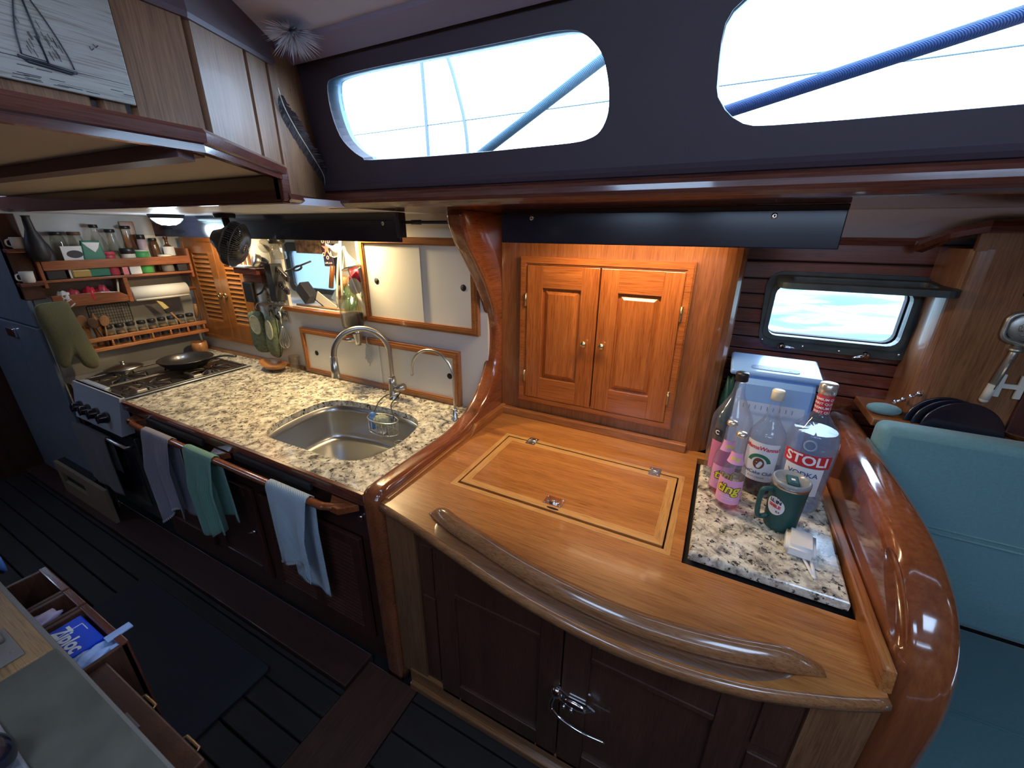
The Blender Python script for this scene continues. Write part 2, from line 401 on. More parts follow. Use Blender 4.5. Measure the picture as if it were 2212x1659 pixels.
mb = plate_with_hole([(-1.55, 1.93), (2.2, 1.93), (2.2, 2.36), (-1.55, 2.36)], [[(p.x, p.y) for p in curve_pts([(a, b, 0) for a, b in W1], 3, True)], W2], coam, .045, (0, 1 / 1.02, .2 / 1.02))
struct('wall_coachroof', mb, 'navy_vinyl')
def window(name, loop):
    sill = M(); n = len(loop); d0, d1 = .004, .064; v = []
    cx = sum(p[0] for p in loop) / n; cz = sum(p[1] for p in loop) / n
    for d, sc in ((d0, 0), (d1, 0), (d1, .012), (d0, .012)):
        for x, z in loop:
            a = math.hypot(x - cx, z - cz); xx = x + (x - cx) / a * sc; zz = z + (z - cz) / a * sc
            p = coam(xx, zz); v.append((p[0], p[1] + d, p[2] + .2 * d))
    f = [(k * n + i, k * n + (i + 1) % n, ((k + 1) % 4) * n + (i + 1) % n, ((k + 1) % 4) * n + i) for k in range(4) for i in range(n)]
    sill.add(v, f, True); w = struct(name, sill, 'sill_white')
    v = []; 
    for d in (.056, .061):
        for x, z in loop: p = coam(x, z); v.append((p[0], p[1] + d, p[2] + .2 * d))
    g = M().add(v, [tuple(range(n)), tuple(range(n, 2 * n))[::-1]] + [(i, (i + 1) % n, n + (i + 1) % n, n + i) for i in range(n)])
    spart('window_pane', g, 'pane_glass', w); return w
plain('deck_cream', (.76, .80, .88), .4)
glass('pane_glass', (.97, 1, 1), thin=True)
window('window_1', [(p.x, p.y) for p in curve_pts([(a, b, 0) for a, b in W1], 3, True)]); window('window_2', W2)
# bead under the windows and the big varnished carlin below it
m = M(); 
m.sweep([(-1.395, 1.168, 1.975), (2.2, 1.168, 1.975)], [(-.004, -.012), (.006, -.010), (.012, .0), (.006, .012), (-.004, .014)], False)
struct('trim_2', m, 'navy_vinyl')
prof = [(1.20, 1.906), (1.178, 1.908), (1.166, 1.914), (1.158, 1.922), (1.155, 1.932), (1.156, 1.945), (1.160, 1.955), (1.168, 1.962), (1.20, 1.962)]
struct('trim_3', M().prism(prof, 'x', -1.402, 2.2), 'mahogany_x')
# side deck seen from below: varnished soffit, cream panels outboard of it
struct('ceiling_soffit', M().box(-1.30, 2.2, 1.18, 1.80, 1.908, 1.93), 'mahogany_x')
m = M().prism([(1.795, 1.906), (2.10, 1.79), (2.10, 1.82), (1.795, 1.93)], 'x', .0, 2.2)
struct('ceiling_side_deck', m, 'deck_cream')
struct('ceiling_galley', M().box(-4.6, -1.30, .93, 2.2, 1.908, 1.93).box(-1.30, .0, 1.79, 2.2, 1.908, 1.93), 'deck_cream')
# hull side on the right, planked, with a portlight opening; plain behind the galley
def portloop(x0, x1, z0, z1, sk=0.0, r=.035):
    return [(x + sk * (z - z0), z) for x, z in rrect(x0, x1, z0, z1, r, 4)]
PL = portloop(.205, .640, 1.425, 1.632, .0)
m = M(); zz = 1.80; k = 0
zs = [1.80, 1.725, 1.652, 1.588, 1.525, 1.463, 1.401, 1.345, 1.293, 1.24, 1.185, 1.13, 1.07, 1.01, .95, .89]
for k in range(len(zs) - 1):
    a, b_ = zs[k + 1] + .003, zs[k] - .003
    if b_ < 1.41 or a > 1.65: m.box(.0, 1.6, 2.05, 2.075, a, b_, .004, 1)
    else:
        m.box(.0, .19, 2.05, 2.075, a, b_, .004, 1); m.box(.655, 1.6, 2.05, 2.075, a, b_, .004, 1)
struct('wall_hull', m, 'hull_planks')
mb = plate_with_hole([(-.05, .3), (1.7, .3), (1.7, 1.85), (-.05, 1.85)], [PL], lambda x, z: (x, 2.074, z), .03, (0, 1, 0)); struct('wall_hull_backing', mb, 'dark_void')
m = M().sweep([(-.0, 2.045, 1.812), (.60, 2.045, 1.812), (.66, 2.0, 1.825)], [(-.0, -.02), (.028, -.016), (.034, -.002), (.02, .012), (0, .016)], False)
struct('trim_4', m, 'mahogany_x')

# galley outboard wall with the recess, and the bulkhead behind the stove
NX0, NX1, NZ0, NZ1 = -2.50, -1.84, 1.365, 1.86
RX0 = -3.02
mb = plate_with_hole([(-3.70, .90), (-1.0, .90), (-1.0, 1.92), (-3.70, 1.92)], [[(NX0, NZ0), (NX1, NZ0), (NX1, NZ1), (NX0, NZ1)]], lambda x, z: (x, 1.70, z), .02, (0, 1, 0))
struct('wall_galley', mb, 'wall_white')
m = M().box(RX0 - .02, NX1 + .02, 1.72, 2.06, NZ0 - .02, NZ0).box(RX0 - .02, NX1 + .02, 1.72, 2.06, NZ1, NZ1 + .02).box(RX0 - .02, RX0, 1.72, 2.06, NZ0, NZ1).box(NX1, NX1 + .02, 1.72, 2.06, NZ0, NZ1)
struct('wall_recess', m, 'wall_white')
P3 = portloop(-2.87, -2.42, 1.43, 1.685)
mb = plate_with_hole([(RX0, NZ0), (NX1, NZ0), (NX1, NZ1), (RX0, NZ1)], [P3], lambda x, z: (x, 2.04, z), .02, (0, 1, 0)); struct('wall_recess_back', mb, 'wall_white')
w = struct('window_4', M().add(*(lambda a: (a.v, a.f))(plate_with_hole(rrect(-2.92, -2.37, 1.395, 1.745, .05, 4), [P3], lambda x, z: (x, 2.02, z), .02, (0, 1, 0)))), 'black_frame')
spart('window_pane', M().prism(P3, 'y', 2.045, 2.05), 'frosted_glass', w)
m, t, b = nmat('frosted_glass'); b.inputs['Base Color'].default_value = (.75, .88, .95, 1); b.inputs['Transmission Weight'].default_value = .75; b.inputs['Roughness'].default_value = .7
struct('wall_stove', M().box(-3.685, -3.645, .84, 1.72, .70, 1.93), 'wall_grey')
plain('wall_grey', (.46, .47, .48), .4, bump=.05, bscale=20, var=.12)
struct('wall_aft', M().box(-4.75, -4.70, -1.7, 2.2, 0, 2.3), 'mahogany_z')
struct('trim_5', M().box(-3.64, -2.45, 1.683, 1.70, .93, .955, .003), 'teak_x')

# coach roof, its two hatches, an aft opening added to light the fridge, and the far side of the cabin behind the camera
def toz(x, y): return (x, y, 2.355)
mb = plate_with_hole([(-4.7, -1.7), (3.0, -1.7), (3.0, 1.12), (-4.7, 1.12)], [[(-4.2, -.6), (-3.85, -.6), (-3.85, -.25), (-4.2, -.25)], [(.65, -.45), (1.25, -.45), (1.25, .15), (.65, .15)], [(-.75, -.8), (-.15, -.8), (-.15, -.3), (-.75, -.3)]], toz, .05, (0, 0, 1))
struct('ceiling', mb, 'headliner')
struct('trim_6', M().prism([(1.094, 2.33), (1.075, 2.322), (1.00, 2.342), (1.00, 2.36), (1.10, 2.36)], 'x', -1.45, 2.2), 'trim_strip')
mb = plate_with_hole([(-4.7, 1.9), (3.0, 1.9), (3.0, 2.40), (-4.7, 2.40)], [rrect(-1.6, -.5, 2.05, 2.28, .06), rrect(-.2, 1.4, 2.05, 2.28, .06)], lambda x, z: (x, -1.25, z), .04, (0, -1, 0))
struct('wall_coachroof_far', mb, 'navy_vinyl')
struct('wall_far', M().box(-4.7, 3.0, -1.72, -1.68, 0, 1.95).box(-4.7, 3.0, -1.72, -1.2, 1.90, 1.94), 'teak_x')
struct('wall_fore', M().box(3.0, 3.05, -1.7, 2.3, 0, 2.4), 'teak_z')
struct('wall_hull_outer', M().box(-4.7, -.05, 2.14, 2.17, 0, 1.36).box(-4.7, -3.0, 2.14, 2.17, 1.36, 1.93).box(-2.3, -.05, 2.14, 2.17, 1.36, 1.93).box(.95, 3.0, 2.14, 2.17, 0, 1.93).box(-4.7, 3.0, 1.25, 2.3, 1.945, 1.97), 'dark_void')

# sea outside
b = bmesh.new(); bmesh.ops.create_grid(b, x_segments=160, y_segments=160, size=1)
for v in b.verts:
    x = v.co.x * 40; y = 2.8 + (v.co.y + 1) * 30
    v.co = Vector((x, y, .35 + .06 * math.sin(x * 1.9 + y * 1.1) + .05 * math.sin(x * .9 - y * 2.6 + 1) + .03 * math.sin(x * 4.1 + y * 3.3)))
struct('sea_ground', M().bm(b, True), 'sea_water')
m, t, b = nmat('sea_water'); b.inputs['Roughness'].default_value = .5; b.inputs['Specular IOR Level'].default_value = .1
tc = t.nodes.new('ShaderNodeTexCoord'); n = t.nodes.new('ShaderNodeTexNoise'); n.inputs['Scale'].default_value = .75; n.inputs['Detail'].default_value = 7; n.inputs['Distortion'].default_value = .8
mp = t.nodes.new('ShaderNodeMapping'); mp.inputs['Scale'].default_value = (.75, 1.6, 1)
cr = t.nodes.new('ShaderNodeValToRGB'); e = cr.color_ramp.elements; e[0].position = .45; e[0].color = (.022, .066, .048, 1); e[1].position = .56; e[1].color = (.17, .20, .18, 1)
t.links.new(tc.outputs['Object'], mp.inputs[0]); t.links.new(mp.outputs[0], n.inputs['Vector']); t.links.new(n.outputs['Fac'], cr.inputs['Fac']); t.links.new(cr.outputs['Color'], b.inputs['Base Color'])

# portlight on the right: dark frame, glass swung up on its hinges, two dogs
frame_outer = [(x + (0 if z > 1.5 else .012), z) for x, z in rrect(.165, .70, 1.372, 1.688, .06, 5)]
mb = plate_with_hole(frame_outer, [PL], lambda x, z: (x, 2.022, z), .026, (0, 1, 0))
mb.add(*(lambda a: (a.v, a.f))(plate_with_hole(rrect(.188, .657, 1.408, 1.650, .04, 4), [PL], lambda x, z: (x, 2.010, z), .014, (0, 1, 0))))
mb.sm = [False] * len(mb.f)
w3 = struct('window_3', mb, 'black_frame')
# the swung-up light: hinged at the top, standing out into the cabin
T = Matrix.Translation((.44, 2.005, 1.655)) @ Matrix.Rotation(math.radians(4), 4, 'X')
def loc3(x, y): return (T @ Vector((x, y, 0)))[:]
mb = plate_with_hole(rrect(-.25, .25, -.20, -.006, .035, 4), [rrect(-.205, .205, -.16, -.045, .02, 4)], loc3, .022, (0, 0, 1)); spart('window_sash', mb, 'black_frame', w3)
gl = M().prism(rrect(-.21, .21, -.165, -.04, .02, 4), 'z', .008, .014); gl.v = [(T @ Vector(p))[:] for p in gl.v]; spart('window_pane', gl, 'pane_glass', w3)
for x in (.31, .57): spart('hinge', M().box(x - .012, x + .012, 1.985, 2.03, 1.648, 1.668, .003), 'black_frame', w3)
for x, s in ((.268, 1), (.552, -1)):
    q = M(); z = 1.383; q.lathe([(.013, 0), (.013, .012), (.009, .016), (.009, .03), (.0, .031)], (x, 2.02, z), 16, Matrix.Rotation(PI / 2, 4, 'X'))
    q.tube([(x, 1.993, z), (x + s * .02, 1.985, z + (.002 if s > 0 else -.004)), (x + s * .045, 1.982, z + (.0 if s > 0 else -.012))], [.007, .006, .004], 8)
    spart('dog_handle', q, 'chrome', w3)
for x, z in ((.205, 1.655), (.195, 1.40), (.345, 1.388), (.47, 1.384), (.655, 1.395)):
    spart('screw', M().sphere((x, 2.02, z), .0055, (1, .5, 1), 8), 'chrome', w3)

# overhead cockpit locker: boarded face, moulded ledge, cream underside with ribs
face = [(-1.06, -1.60), (-1.06, .60), (-1.21, .815), (-1.30, .945), (-1.405, 1.185)]
def wallstrip(pts, z0, z1, t=.02):
    m = M()
    for a, c in zip(pts[:-1], pts[1:]):
        d = Vector((c[0] - a[0], c[1] - a[1])).normalized(); n = Vector((d.y, -d.x)) * -t
        v = [(a[0], a[1], z0), (c[0], c[1], z0), (c[0], c[1], z1), (a[0], a[1], z1)]; v += [(x + n.x, y + n.y, z) for x, y, z in v]
        m.add(v, [(0, 1, 2, 3), (7, 6, 5, 4), (0, 4, 5, 1), (1, 5, 6, 2), (2, 6, 7, 3), (3, 7, 4, 0)])
    return m
# boards: each plank a bevelled strip along the face with a dark V between
def along(pts, s):
    for a, c in zip(pts[:-1], pts[1:]):
        L = math.hypot(c[0] - a[0], c[1] - a[1])
        if s <= L: return (a[0] + (c[0] - a[0]) * s / L, a[1] + (c[1] - a[1]) * s / L)
        s -= L
    return pts[-1]
cuts = [0, .30, .68, .98, 1.28, 1.56, 1.80, 2.02, 2.07, 2.203, 2.46, 2.60, 2.865]
m = M()
for s0, s1 in zip(cuts[:-1], cuts[1:]):
    a = along(face, s0 + (.0005 if abs(s0 - 2.203) < .01 else .004)); c = along(face, s1 - (.0005 if abs(s1 - 2.203) < .01 else .004)); tt = .012
    d = Vector((c[0] - a[0], c[1] - a[1])).normalized(); n = Vector((d.y, -d.x)) * tt
    zt = 2.33; zb = 2.0 if s1 < 2.63 else 1.93
    v = [(a[0], a[1], zb), (c[0], c[1], zb), (c[0], c[1], zt), (a[0], a[1], zt)]
    e = d * .006; v += [(a[0] + n.x + e.x, a[1] + n.y + e.y, zb), (c[0] + n.x - e.x, c[1] + n.y - e.y, zb), (c[0] + n.x - e.x, c[1] + n.y - e.y, zt), (a[0] + n.x + e.x, a[1] + n.y + e.y, zt)]
    m.add(v, [(7, 6, 5, 4)[::-1], (0, 1, 5, 4), (1, 2, 6, 5), (2, 3, 7, 6), (3, 0, 4, 7), (0, 3, 2, 1)])
struct('wall_overhead_locker', m, 'panel_oak')
m = wallstrip(face[:4], 2.0, 2.35, .02); q_ = wallstrip(face[3:], 1.925, 2.35, .02); m.add(q_.v, q_.f); struct('wall_overhead_backing', m, 'mahogany_z')
# cove between boards and headliner
m = M().sweep([(-1.06, -1.6, 2.22), (-1.06, .60, 2.225), (-1.21, .815, 2.262), (-1.30, .945, 2.282), (-1.43, 1.14, 2.33)], [(-.02, 0), (.018, .0), (.020, .010), (.010, .14), (-.06, .14)], False)
struct('trim_7', m, 'cove_dark'); plain('cove_dark', (.10, .055, .065), .55)
led = [(-.969, -1.6), (-.969, .548), (-1.263, .93)]
m = M().sweep([(x, y, 1.989) for x, y in led], [(.0, .002), (.002, .020), (-.004, .028), (-.11, .028), (-.11, .016), (-.012, .014), (-.012, .0)], False)
m.sweep([(x - .012, y, 1.975) for x, y in led], [(.0, .0), (.0, .016), (-.02, .016), (-.02, .0)], False)
m.box(-1.30, -1.262, .905, .935, 1.915, 2.01, .004)
m.sweep([(-1.268, .92, 1.917), (-1.405, 1.19, 1.917)], [(.006, -.004), (.012, .004), (.008, .02), (-.02, .02), (-.02, -.004)], False)
struct('trim_8', m, 'mahogany_y')
m = M().prism([(-3.3, -1.6), (-.985, -1.6), (-.985, .545), (-1.28, .93), (-3.6, .93), (-3.6, .4), (-3.3, .3)], 'z', 1.990, 2.008); struct('ceiling_locker_panel', m, 'headliner_cream')
plain('headliner_cream', (.52, .46, .40), .6)
m = M()
m.prism([(-3.3, .455), (-.99, .50), (-1.03, .55), (-3.3, .515)], 'z', 1.962, 1.989)
m.prism([(-3.3, .50), (-1.03, .55), (-1.055, .585), (-3.3, .575)], 'z', 1.976, 1.989)
struct('trim_9', m, 'cove_dark')
struct('trim_10', M().box(-4.6, -1.272, .905, .935, 1.908, 1.99, .004), 'mahogany_gloss')
wood('mahogany_gloss', (.05, .012, .01), (.085, .025, .018), 'X', rough=.13, coat=.9)
# ================================================================= BUILT-IN JOINERY
def ngon_cyl(x, y, z, r, h, n=24): return M().lathe([(r, 0), (r, h)], (x, y, z), n)
# granite worktop, cut round the stove and the sink
SINK = [(-1.785, .978), (-1.840, 1.03), (-1.872, 1.12), (-1.888, 1.25), (-1.880, 1.345), (-1.850, 1.405), (-1.78, 1.443), (-1.66, 1.464), (-1.50, 1.474), (-1.38, 1.470), (-1.29, 1.447), (-1.233, 1.40), (-1.198, 1.32), (-1.180, 1.20), (-1.190, 1.11), (-1.218, 1.035), (-1.275, .990), (-1.38, .975), (-1.57, .970), (-1.72, .968)]
SK = [(p.x, p.y) for p in curve_pts([(a, b, 0) for a, b in SINK], 3, True)]
top = [(-2.845, .862), (-1.03, .862), (-1.03, 1.70), (-3.64, 1.70), (-3.64, 1.575), (-2.845, 1.575)]
mb = plate_with_hole(top, [SK], lambda x, y: (x, y, .898), .032, (0, 0, 1))
solo('granite_worktop', mb, 'granite', 'speckled cream granite galley worktop with the sink cut into it', 'worktop', loc=(-1.9, 1.2, .898))
# under-mounted steel sink
t = thing('kitchen_sink', 'brushed steel undermount sink with rounded corners set in the granite worktop', 'sink', (-1.55, 1.2, .72))
cx, cy = -1.545, 1.215; L = []
def ring(off, z, sc=None):
    o = []
    for i in range(len(SK)):
        a = Vector(SK[i - 1]); c = Vector(SK[(i + 1) % len(SK)]); d = (c - a).normalized(); nn = Vector((d.y, -d.x)); p = Vector(SK[i])
        if (Vector((cx, cy)) - p).dot(nn) < 0: nn = -nn
        q = p + nn * off
        if sc is not None: q = Vector((cx, cy)) + (q - Vector((cx, cy))) * sc
        o.append((q.x, q.y, z))
    return o
rs = [ring(-.012, .897), ring(.004, .897), ring(.007, .86), ring(.010, .74), ring(.014, .715), ring(.026, .702), ring(.045, .698), ring(.045, .694, .5), ring(.045, .692, .05)]
n = len(SK); v = [p for r in rs for p in r]; f = [(i * n + k, i * n + (k + 1) % n, (i + 1) * n + (k + 1) % n, (i + 1) * n + k) for i in range(len(rs) - 1) for k in range(n)]
f.append(tuple((len(rs) - 1) * n + k for k in range(n)))
part('basin', M().add(v, f, True), 'brushed_steel', t, True)
part('drain', M().lathe([(.0, 0), (.030, .001), (.034, .004), (.042, .005), (.043, .002)], (-1.50, 1.20, .694), 24), 'steel', t, True)

# galley front: carcass, edge strip, doors
t = thing('galley_cabinet', 'dark mahogany galley base cabinet with doors under the granite worktop', 'cabinet', (-1.9, .88, 0))
m = M().box(-2.83, -1.035, .885, 1.66, .02, .66).box(-2.83, -1.035, .872, .90, .02, .14, .003).box(-2.83, -1.035, .872, .93, .70, .895, .003)
for x0, x1 in ((-2.83, -2.77), (-2.30, -2.24), (-1.80, -1.75), (-1.10, -1.035)): m.box(x0, x1, .872, .90, .14, .70, .003)
part('body', m, 'cabinet_dark_x', t, True)
part('edge_strip', M().box(-2.85, -1.03, .842, .862, .885, .934, .004), 'mahogany_x', t, True)
def louvre_door(m_, x0, x1, z0, z1, y, n, st=.06):
    m_.box(x0, x0 + st, y - .02, y, z0, z1, .004).box(x1 - st, x1, y - .02, y, z0, z1, .004).box(x0 + st, x1 - st, y - .02, y, z1 - st, z1, .004).box(x0 + st, x1 - st, y - .02, y, z0, z0 + st, .004)
def slats(m_, x0, x1, z0, z1, y, n):
    for k in range(n):
        z = z0 + (k + .5) * (z1 - z0) / n; h = (z1 - z0) / n * .50
        m_.add([(x0, y - .016, z - h), (x1, y - .016, z - h), (x1, y - .016, z - h + .005), (x0, y - .016, z - h + .005), (x0, y - .001, z + h - .005), (x1, y - .001, z + h - .005), (x1, y - .001, z + h), (x0, y - .001, z + h)],
               [(0, 1, 2, 3), (4, 7, 6, 5), (0, 4, 5, 1), (3, 2, 6, 7), (0, 3, 7, 4), (1, 5, 6, 2)])
for x0, x1, lv in ((-2.765, -2.305, 0), (-2.235, -1.805, 0), (-1.745, -1.105, 1)):
    m = M()
    if not lv:
        louvre_door(m, x0, x1, .145, .69, .875, 0); m.box(x0 + .05, x1 - .05, .868, .878, .19, .65)
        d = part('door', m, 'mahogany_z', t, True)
        part('latch', M().lathe([(.013, 0), (.015, .008), (.009, .014), (0, .016)], (x1 - .04, .855, .44), 14, Matrix.Rotation(PI / 2, 4, 'X')).tube([(x1 - .04, .842, .44), (x1 - .085, .842, .425)], .005), 'steel', d, True)
    else:
        louvre_door(m, x0, x1, .145, .69, .875, 0, .05); xm = (x0 + x1) / 2; m.box(xm - .035, xm + .035, .855, .875, .19, .65, .003)
        slats(m, x0 + .05, xm - .035, .195, .64, .875, 20); slats(m, xm + .035, x1 - .05, .195, .64, .875, 20); m.box(x0 + .05, x1 - .05, .8765, .879, .19, .65)
        d = part('door', m, 'mahogany_z', t, True)
for x, z in ((-1.265, .777), (-1.085, .80)): part('push_button', M().lathe([(.012, 0), (.012, .008), (.008, .012), (0, .013)], (x, .872, z), 14, Matrix.Rotation(PI / 2, 4, 'X')), 'chrome', t, True)

# grab rail in front of the worktop
t = thing('grab_rail', 'varnished wooden grab rail along the galley worktop edge holding the towels', 'rail', (-1.9, .85, .86))
rp = [(-2.70, .845, .865), (-2.64, .80, .872), (-2.58, .785, .875), (-2.3, .783, .875), (-1.75, .783, .875), (-1.25, .783, .875), (-1.17, .79, .873), (-1.10, .835, .868)]
m = M().tube(curve_pts(rp, 6), .0165, 12, flat=.85); part('bar', m, 'rail_x', t, True)
wood('rail_x', (.16, .04, .014), (.30, .09, .03), 'X', rough=.15, coat=.9)
m = M()
for x0, x1 in ((-2.74, -2.60), (-1.20, -1.06), (-1.98, -1.86)): m.prism([(x0, .845), (x0 + .05, .79), (x1 - .05, .79), (x1, .845)], 'z', .852, .882, .004)
part('foot', m, 'rail_x', t, True)
m = M().box(-2.56, -2.05, .825, .842, .872, .905, .005).box(-1.80, -1.30, .825, .842, .872, .905, .005)
part('pad', m, 'black_matte', t, True)

# divider: post, capped rail and the S-curved board up to the side deck
DIV = [(.848, 0), (.836, .04), (.834, .60), (.832, .90), (.836, .94), (.852, .960), (.90, .967), (1.10, .967), (1.27, .966), (1.36, .970), (1.435, .985), (1.50, 1.005), (1.56, 1.035), (1.612, 1.075), (1.657, 1.125), (1.690, 1.185), (1.710, 1.25), (1.718, 1.32), (1.716, 1.39), (1.70, 1.455), (1.673, 1.516), (1.64, 1.57), (1.605, 1.625), (1.555, 1.685), (1.51, 1.736), (1.475, 1.775), (1.45, 1.82), (1.43, 1.862), (1.425, 1.907)]
poly = [tuple(p[:2]) for p in [(q.x, q.y) for q in curve_pts([(a, b, 0) for a, b in DIV], 2)]] + [(1.76, 1.907), (1.76, 0.0)]
b = bmesh.new()
va = [b.verts.new((-1.032, y, z)) for y, z in poly]; vb = [b.verts.new((-.945, y, z)) for y, z in poly]; n = len(poly)
b.faces.new(va); b.faces.new(vb[::-1]); sd = [b.faces.new((va[i], vb[i], vb[(i + 1) % n], va[(i + 1) % n])) for i in range(n)]
bmesh.ops.recalc_face_normals(b, faces=b.faces)
es = [e for e in b.edges if len(e.link_faces) == 2 and any(len(f.verts) > 4 for f in e.link_faces) and e.verts[0].co.y < 1.755 and e.verts[1].co.y < 1.755]
bmesh.ops.bevel(b, geom=es, offset=.028, segments=5, affect='EDGES', profile=.55)
mb = M().bm(b, True)
o = solo('divider_board', mb, 'rail_wood', 'varnished S-curved divider board between galley and counter, rising from the corner post', 'divider', loc=(-.985, .84, 0))
# pantry counter
FR = [(-.945, .848), (-.90, .842), (-.764, .818), (-.55, .773), (-.375, .737), (-.173, .715), (-.009, .716), (.178, .744), (.351, .805), (.452, .852)]
FRc = [(p.x, p.y) for p in curve_pts([(a, b, 0) for a, b in FR[2:]], 5)]; FRf = FR[:2] + FRc
HX0, HX1, HY0, HY1 = -.788, -.012, 1.181 * .9, 1.682 * .9
hole = [(HX0 + .012, HY0 + .012), (HX1 - .012, HY0 + .012), (HX1 - .012, HY1 - .012), (HX0 + .012, HY1 - .012)]
RC = [(.030, 1.045), (.448, 1.045), (.448, 1.70), (.030, 1.70)]
ct = thing('pantry_counter', 'golden varnished wooden counter with bowed front edge and inlaid lift-up hatch', 'counter', (-.25, .9, 0))
top = FRf + [(.452, 2.05), (.06, 2.05), (.06, 1.76), (-.945, 1.76)]
mb = plate_with_hole(top, [hole, RC], lambda x, y: (x, y, .905), .025, (0, 0, 1)); part('counter_top', mb, 'counter_wood', ct, True)
part('recess', M().box(.02, .46, 1.035, 1.71, .895, .904), 'dark_void', ct, True)
# bowed nosing below the top
m = M().sweep([(x, y, .93) for x, y in FRf], [(-.02, -.001), (.004, -.001), (.012, -.006), (.014, -.018), (.010, -.032), (.002, -.040), (-.02, -.040)][::-1], True)
part('nosing', m, 'nosing_wood', ct, True)
# fiddle rail with the scooped inner side
FI = [(x * .93 - .012, y + .052) for x, y in [(p.x, p.y) for p in curve_pts([(a, b, 0) for a, b in [(-.80, .838), (-.66, .795), (-.55, .773), (-.375, .737), (-.173, .715), (-.009, .716), (.178, .744), (.38, .800)]], 6)]]
m = M()
prof = [(.018, -.001), (.020, .012), (.014, .024), (.002, .038), (-.012, .042), (-.024, .036), (-.028, -.001)]
N = len(FI); P = [Vector((x, y, .93)) for x, y in FI]; v = []
for i, p in enumerate(P):
    d = (P[min(i + 1, N - 1)] - P[max(i - 1, 0)]).normalized(); o = Vector((d.y, -d.x, 0)); e = min(i, N - 1 - i) / 3.0; s = min(1, math.sin(min(1, e) * PI / 2) * .85 + .15)
    for a, h in prof: v.append((p + o * a * (.5 + .5 * s) + Vector((0, 0, h * s)))[:])
k = len(prof); f = [(i * k + j, (i + 1) * k + j, (i + 1) * k + (j + 1) % k, i * k + (j + 1) % k) for i in range(N - 1) for j in range(k)] + [tuple(range(k)), tuple((N - 1) * k + j for j in range(k))]
part('fiddle_rail', M().add(v, f, True), 'nosing_wood', ct, True)
cv = [[(x, y, .9308) for x, y in FI[2:-1]], [(x / .93 + .0, y - .048, .9306) for x, y in FI[2:-1]]]
tp = lambda i: .04 + .96 * math.sin(min(1, min(i, len(cv[0]) - 1 - i) / 5) * PI / 2)
cv[1] = [(Vector(cv[0][i]).lerp(Vector(cv[1][i]), tp(i)))[:] for i in range(len(cv[0]))]
cv = [[cv[0][i], (Vector(cv[0][i]) * .5 + Vector(cv[1][i]) * .5 + Vector((0, 0, .0035)))[:], cv[1][i]] for i in range(len(cv[0]))]
part('cove_strip', M().grid(cv), 'cove_wood', ct, True); wood('cove_wood', (.11, .045, .02), (.18, .078, .035), 'X', rough=.25, coat=.5)
# hatch: pale inlay round the opening, lid with inlaid border
def frame(x0, x1, y0, y1, w, z0, z1, which):
    if which == 'x': P = [[(x0, y0), (x1, y0), (x1 - w, y0 + w), (x0 + w, y0 + w)], [(x0, y1), (x1, y1), (x1 - w, y1 - w), (x0 + w, y1 - w)]]
    else: P = [[(x0, y0), (x0, y1), (x0 + w, y1 - w), (x0 + w, y0 + w)], [(x1, y0), (x1, y1), (x1 - w, y1 - w), (x1 - w, y0 + w)]]
    return [M().prism(q, 'z', z0, z1) for q in P]
parts('inlay', frame(HX0 - .008, HX1 + .008, HY0 - .008, HY1 + .008, .020, .9285, .9312, 'x'), 'inlay_wood', ct)
parts('inlay', frame(HX0 - .008, HX1 + .008, HY0 - .008, HY1 + .008, .020, .9285, .9312, 'y'), 'inlay_wood_y', ct)
lid = part('hatch_lid', M().box(HX0 + .018, HX1 - .018, HY0 + .026, HY1 - .018, .906, .9295, .001, 1), 'counter_wood', ct, True)
parts('lid_border', frame(HX0 + .018, HX1 - .018, HY0 + .026, HY1 - .018, .030, .9290, .9306, 'x'), 'inlay_wood', lid)
parts('lid_border', frame(HX0 + .018, HX1 - .018, HY0 + .026, HY1 - .018, .030, .9290, .9306, 'y'), 'inlay_wood_y', lid)
for x in (-.655, -.115):
    y = HY1 - .01
    m = M().box(x - .022, x + .022, y - .032, y - .004, .930, .9335, .001, 1).box(x - .022, x + .022, y + .004, y + .028, .930, .9335, .001, 1)
    m.tube([(x - .022, y, .934), (x + .022, y, .934)], .0042, 8)
    for a in (-.012, .012):
        for c_ in (-.02, .018): m.sphere((x + a, y + c_, .9338), .0035, (1, 1, .4), 8)
    part('hinge', m, 'steel', lid, True)
x, y = -.405, HY0 + .075
m = M().box(x - .034, x + .034, y - .024, y + .024, .9305, .9325, .0008, 1)
m.tube([(x - .018, y + .016, .934), (x - .020, y - .010, .934), (x - .008, y - .014, .935), (x + .008, y - .014, .935), (x + .020, y - .010, .934), (x + .018, y + .016, .934)], .0028, 8)
for a in (-.029, .029):
    for c_ in (-.018, .018): m.sphere((x + a, y + c_, .9328), .0035, (1, 1, .5), 8)
m.lathe([(.008, 0), (.006, .003), (0, .004)], (x, y, .9325), 12); part('flush_latch', m, 'chrome', lid, True)
part('name_plate', M().prism([(x + .01 + a * .022, HY0 + .036 + c_ * .005) for a, c_ in [(math.cos(q * PI / 10), math.sin(q * PI / 10)) for q in range(20)]], 'z', .9306, .9318), 'black_gloss', lid, True)
# upstand strips at the back and the sides
m = M().box(-.94, -.022, 1.715, 1.745, .93, .968, .004); part('upstand', m, 'teak_x', ct, True)
m = M().prism([(1.40, .93), (1.715, .93), (1.745, .93), (1.745, .972), (1.46, .972)], 'x', -.945, -.922, .003).prism([(.87, .93), (1.46, .93), (1.46, .945), (.87, .938)], 'x', -.948, -.930)
part('upstand', m, 'teak_y', ct, True)
part('upstand', M().prism([(.862, .93), (1.70, .93), (1.70, .980), (.872, .980)], 'x', .436, .460, .004), 'teak_y', ct, True)
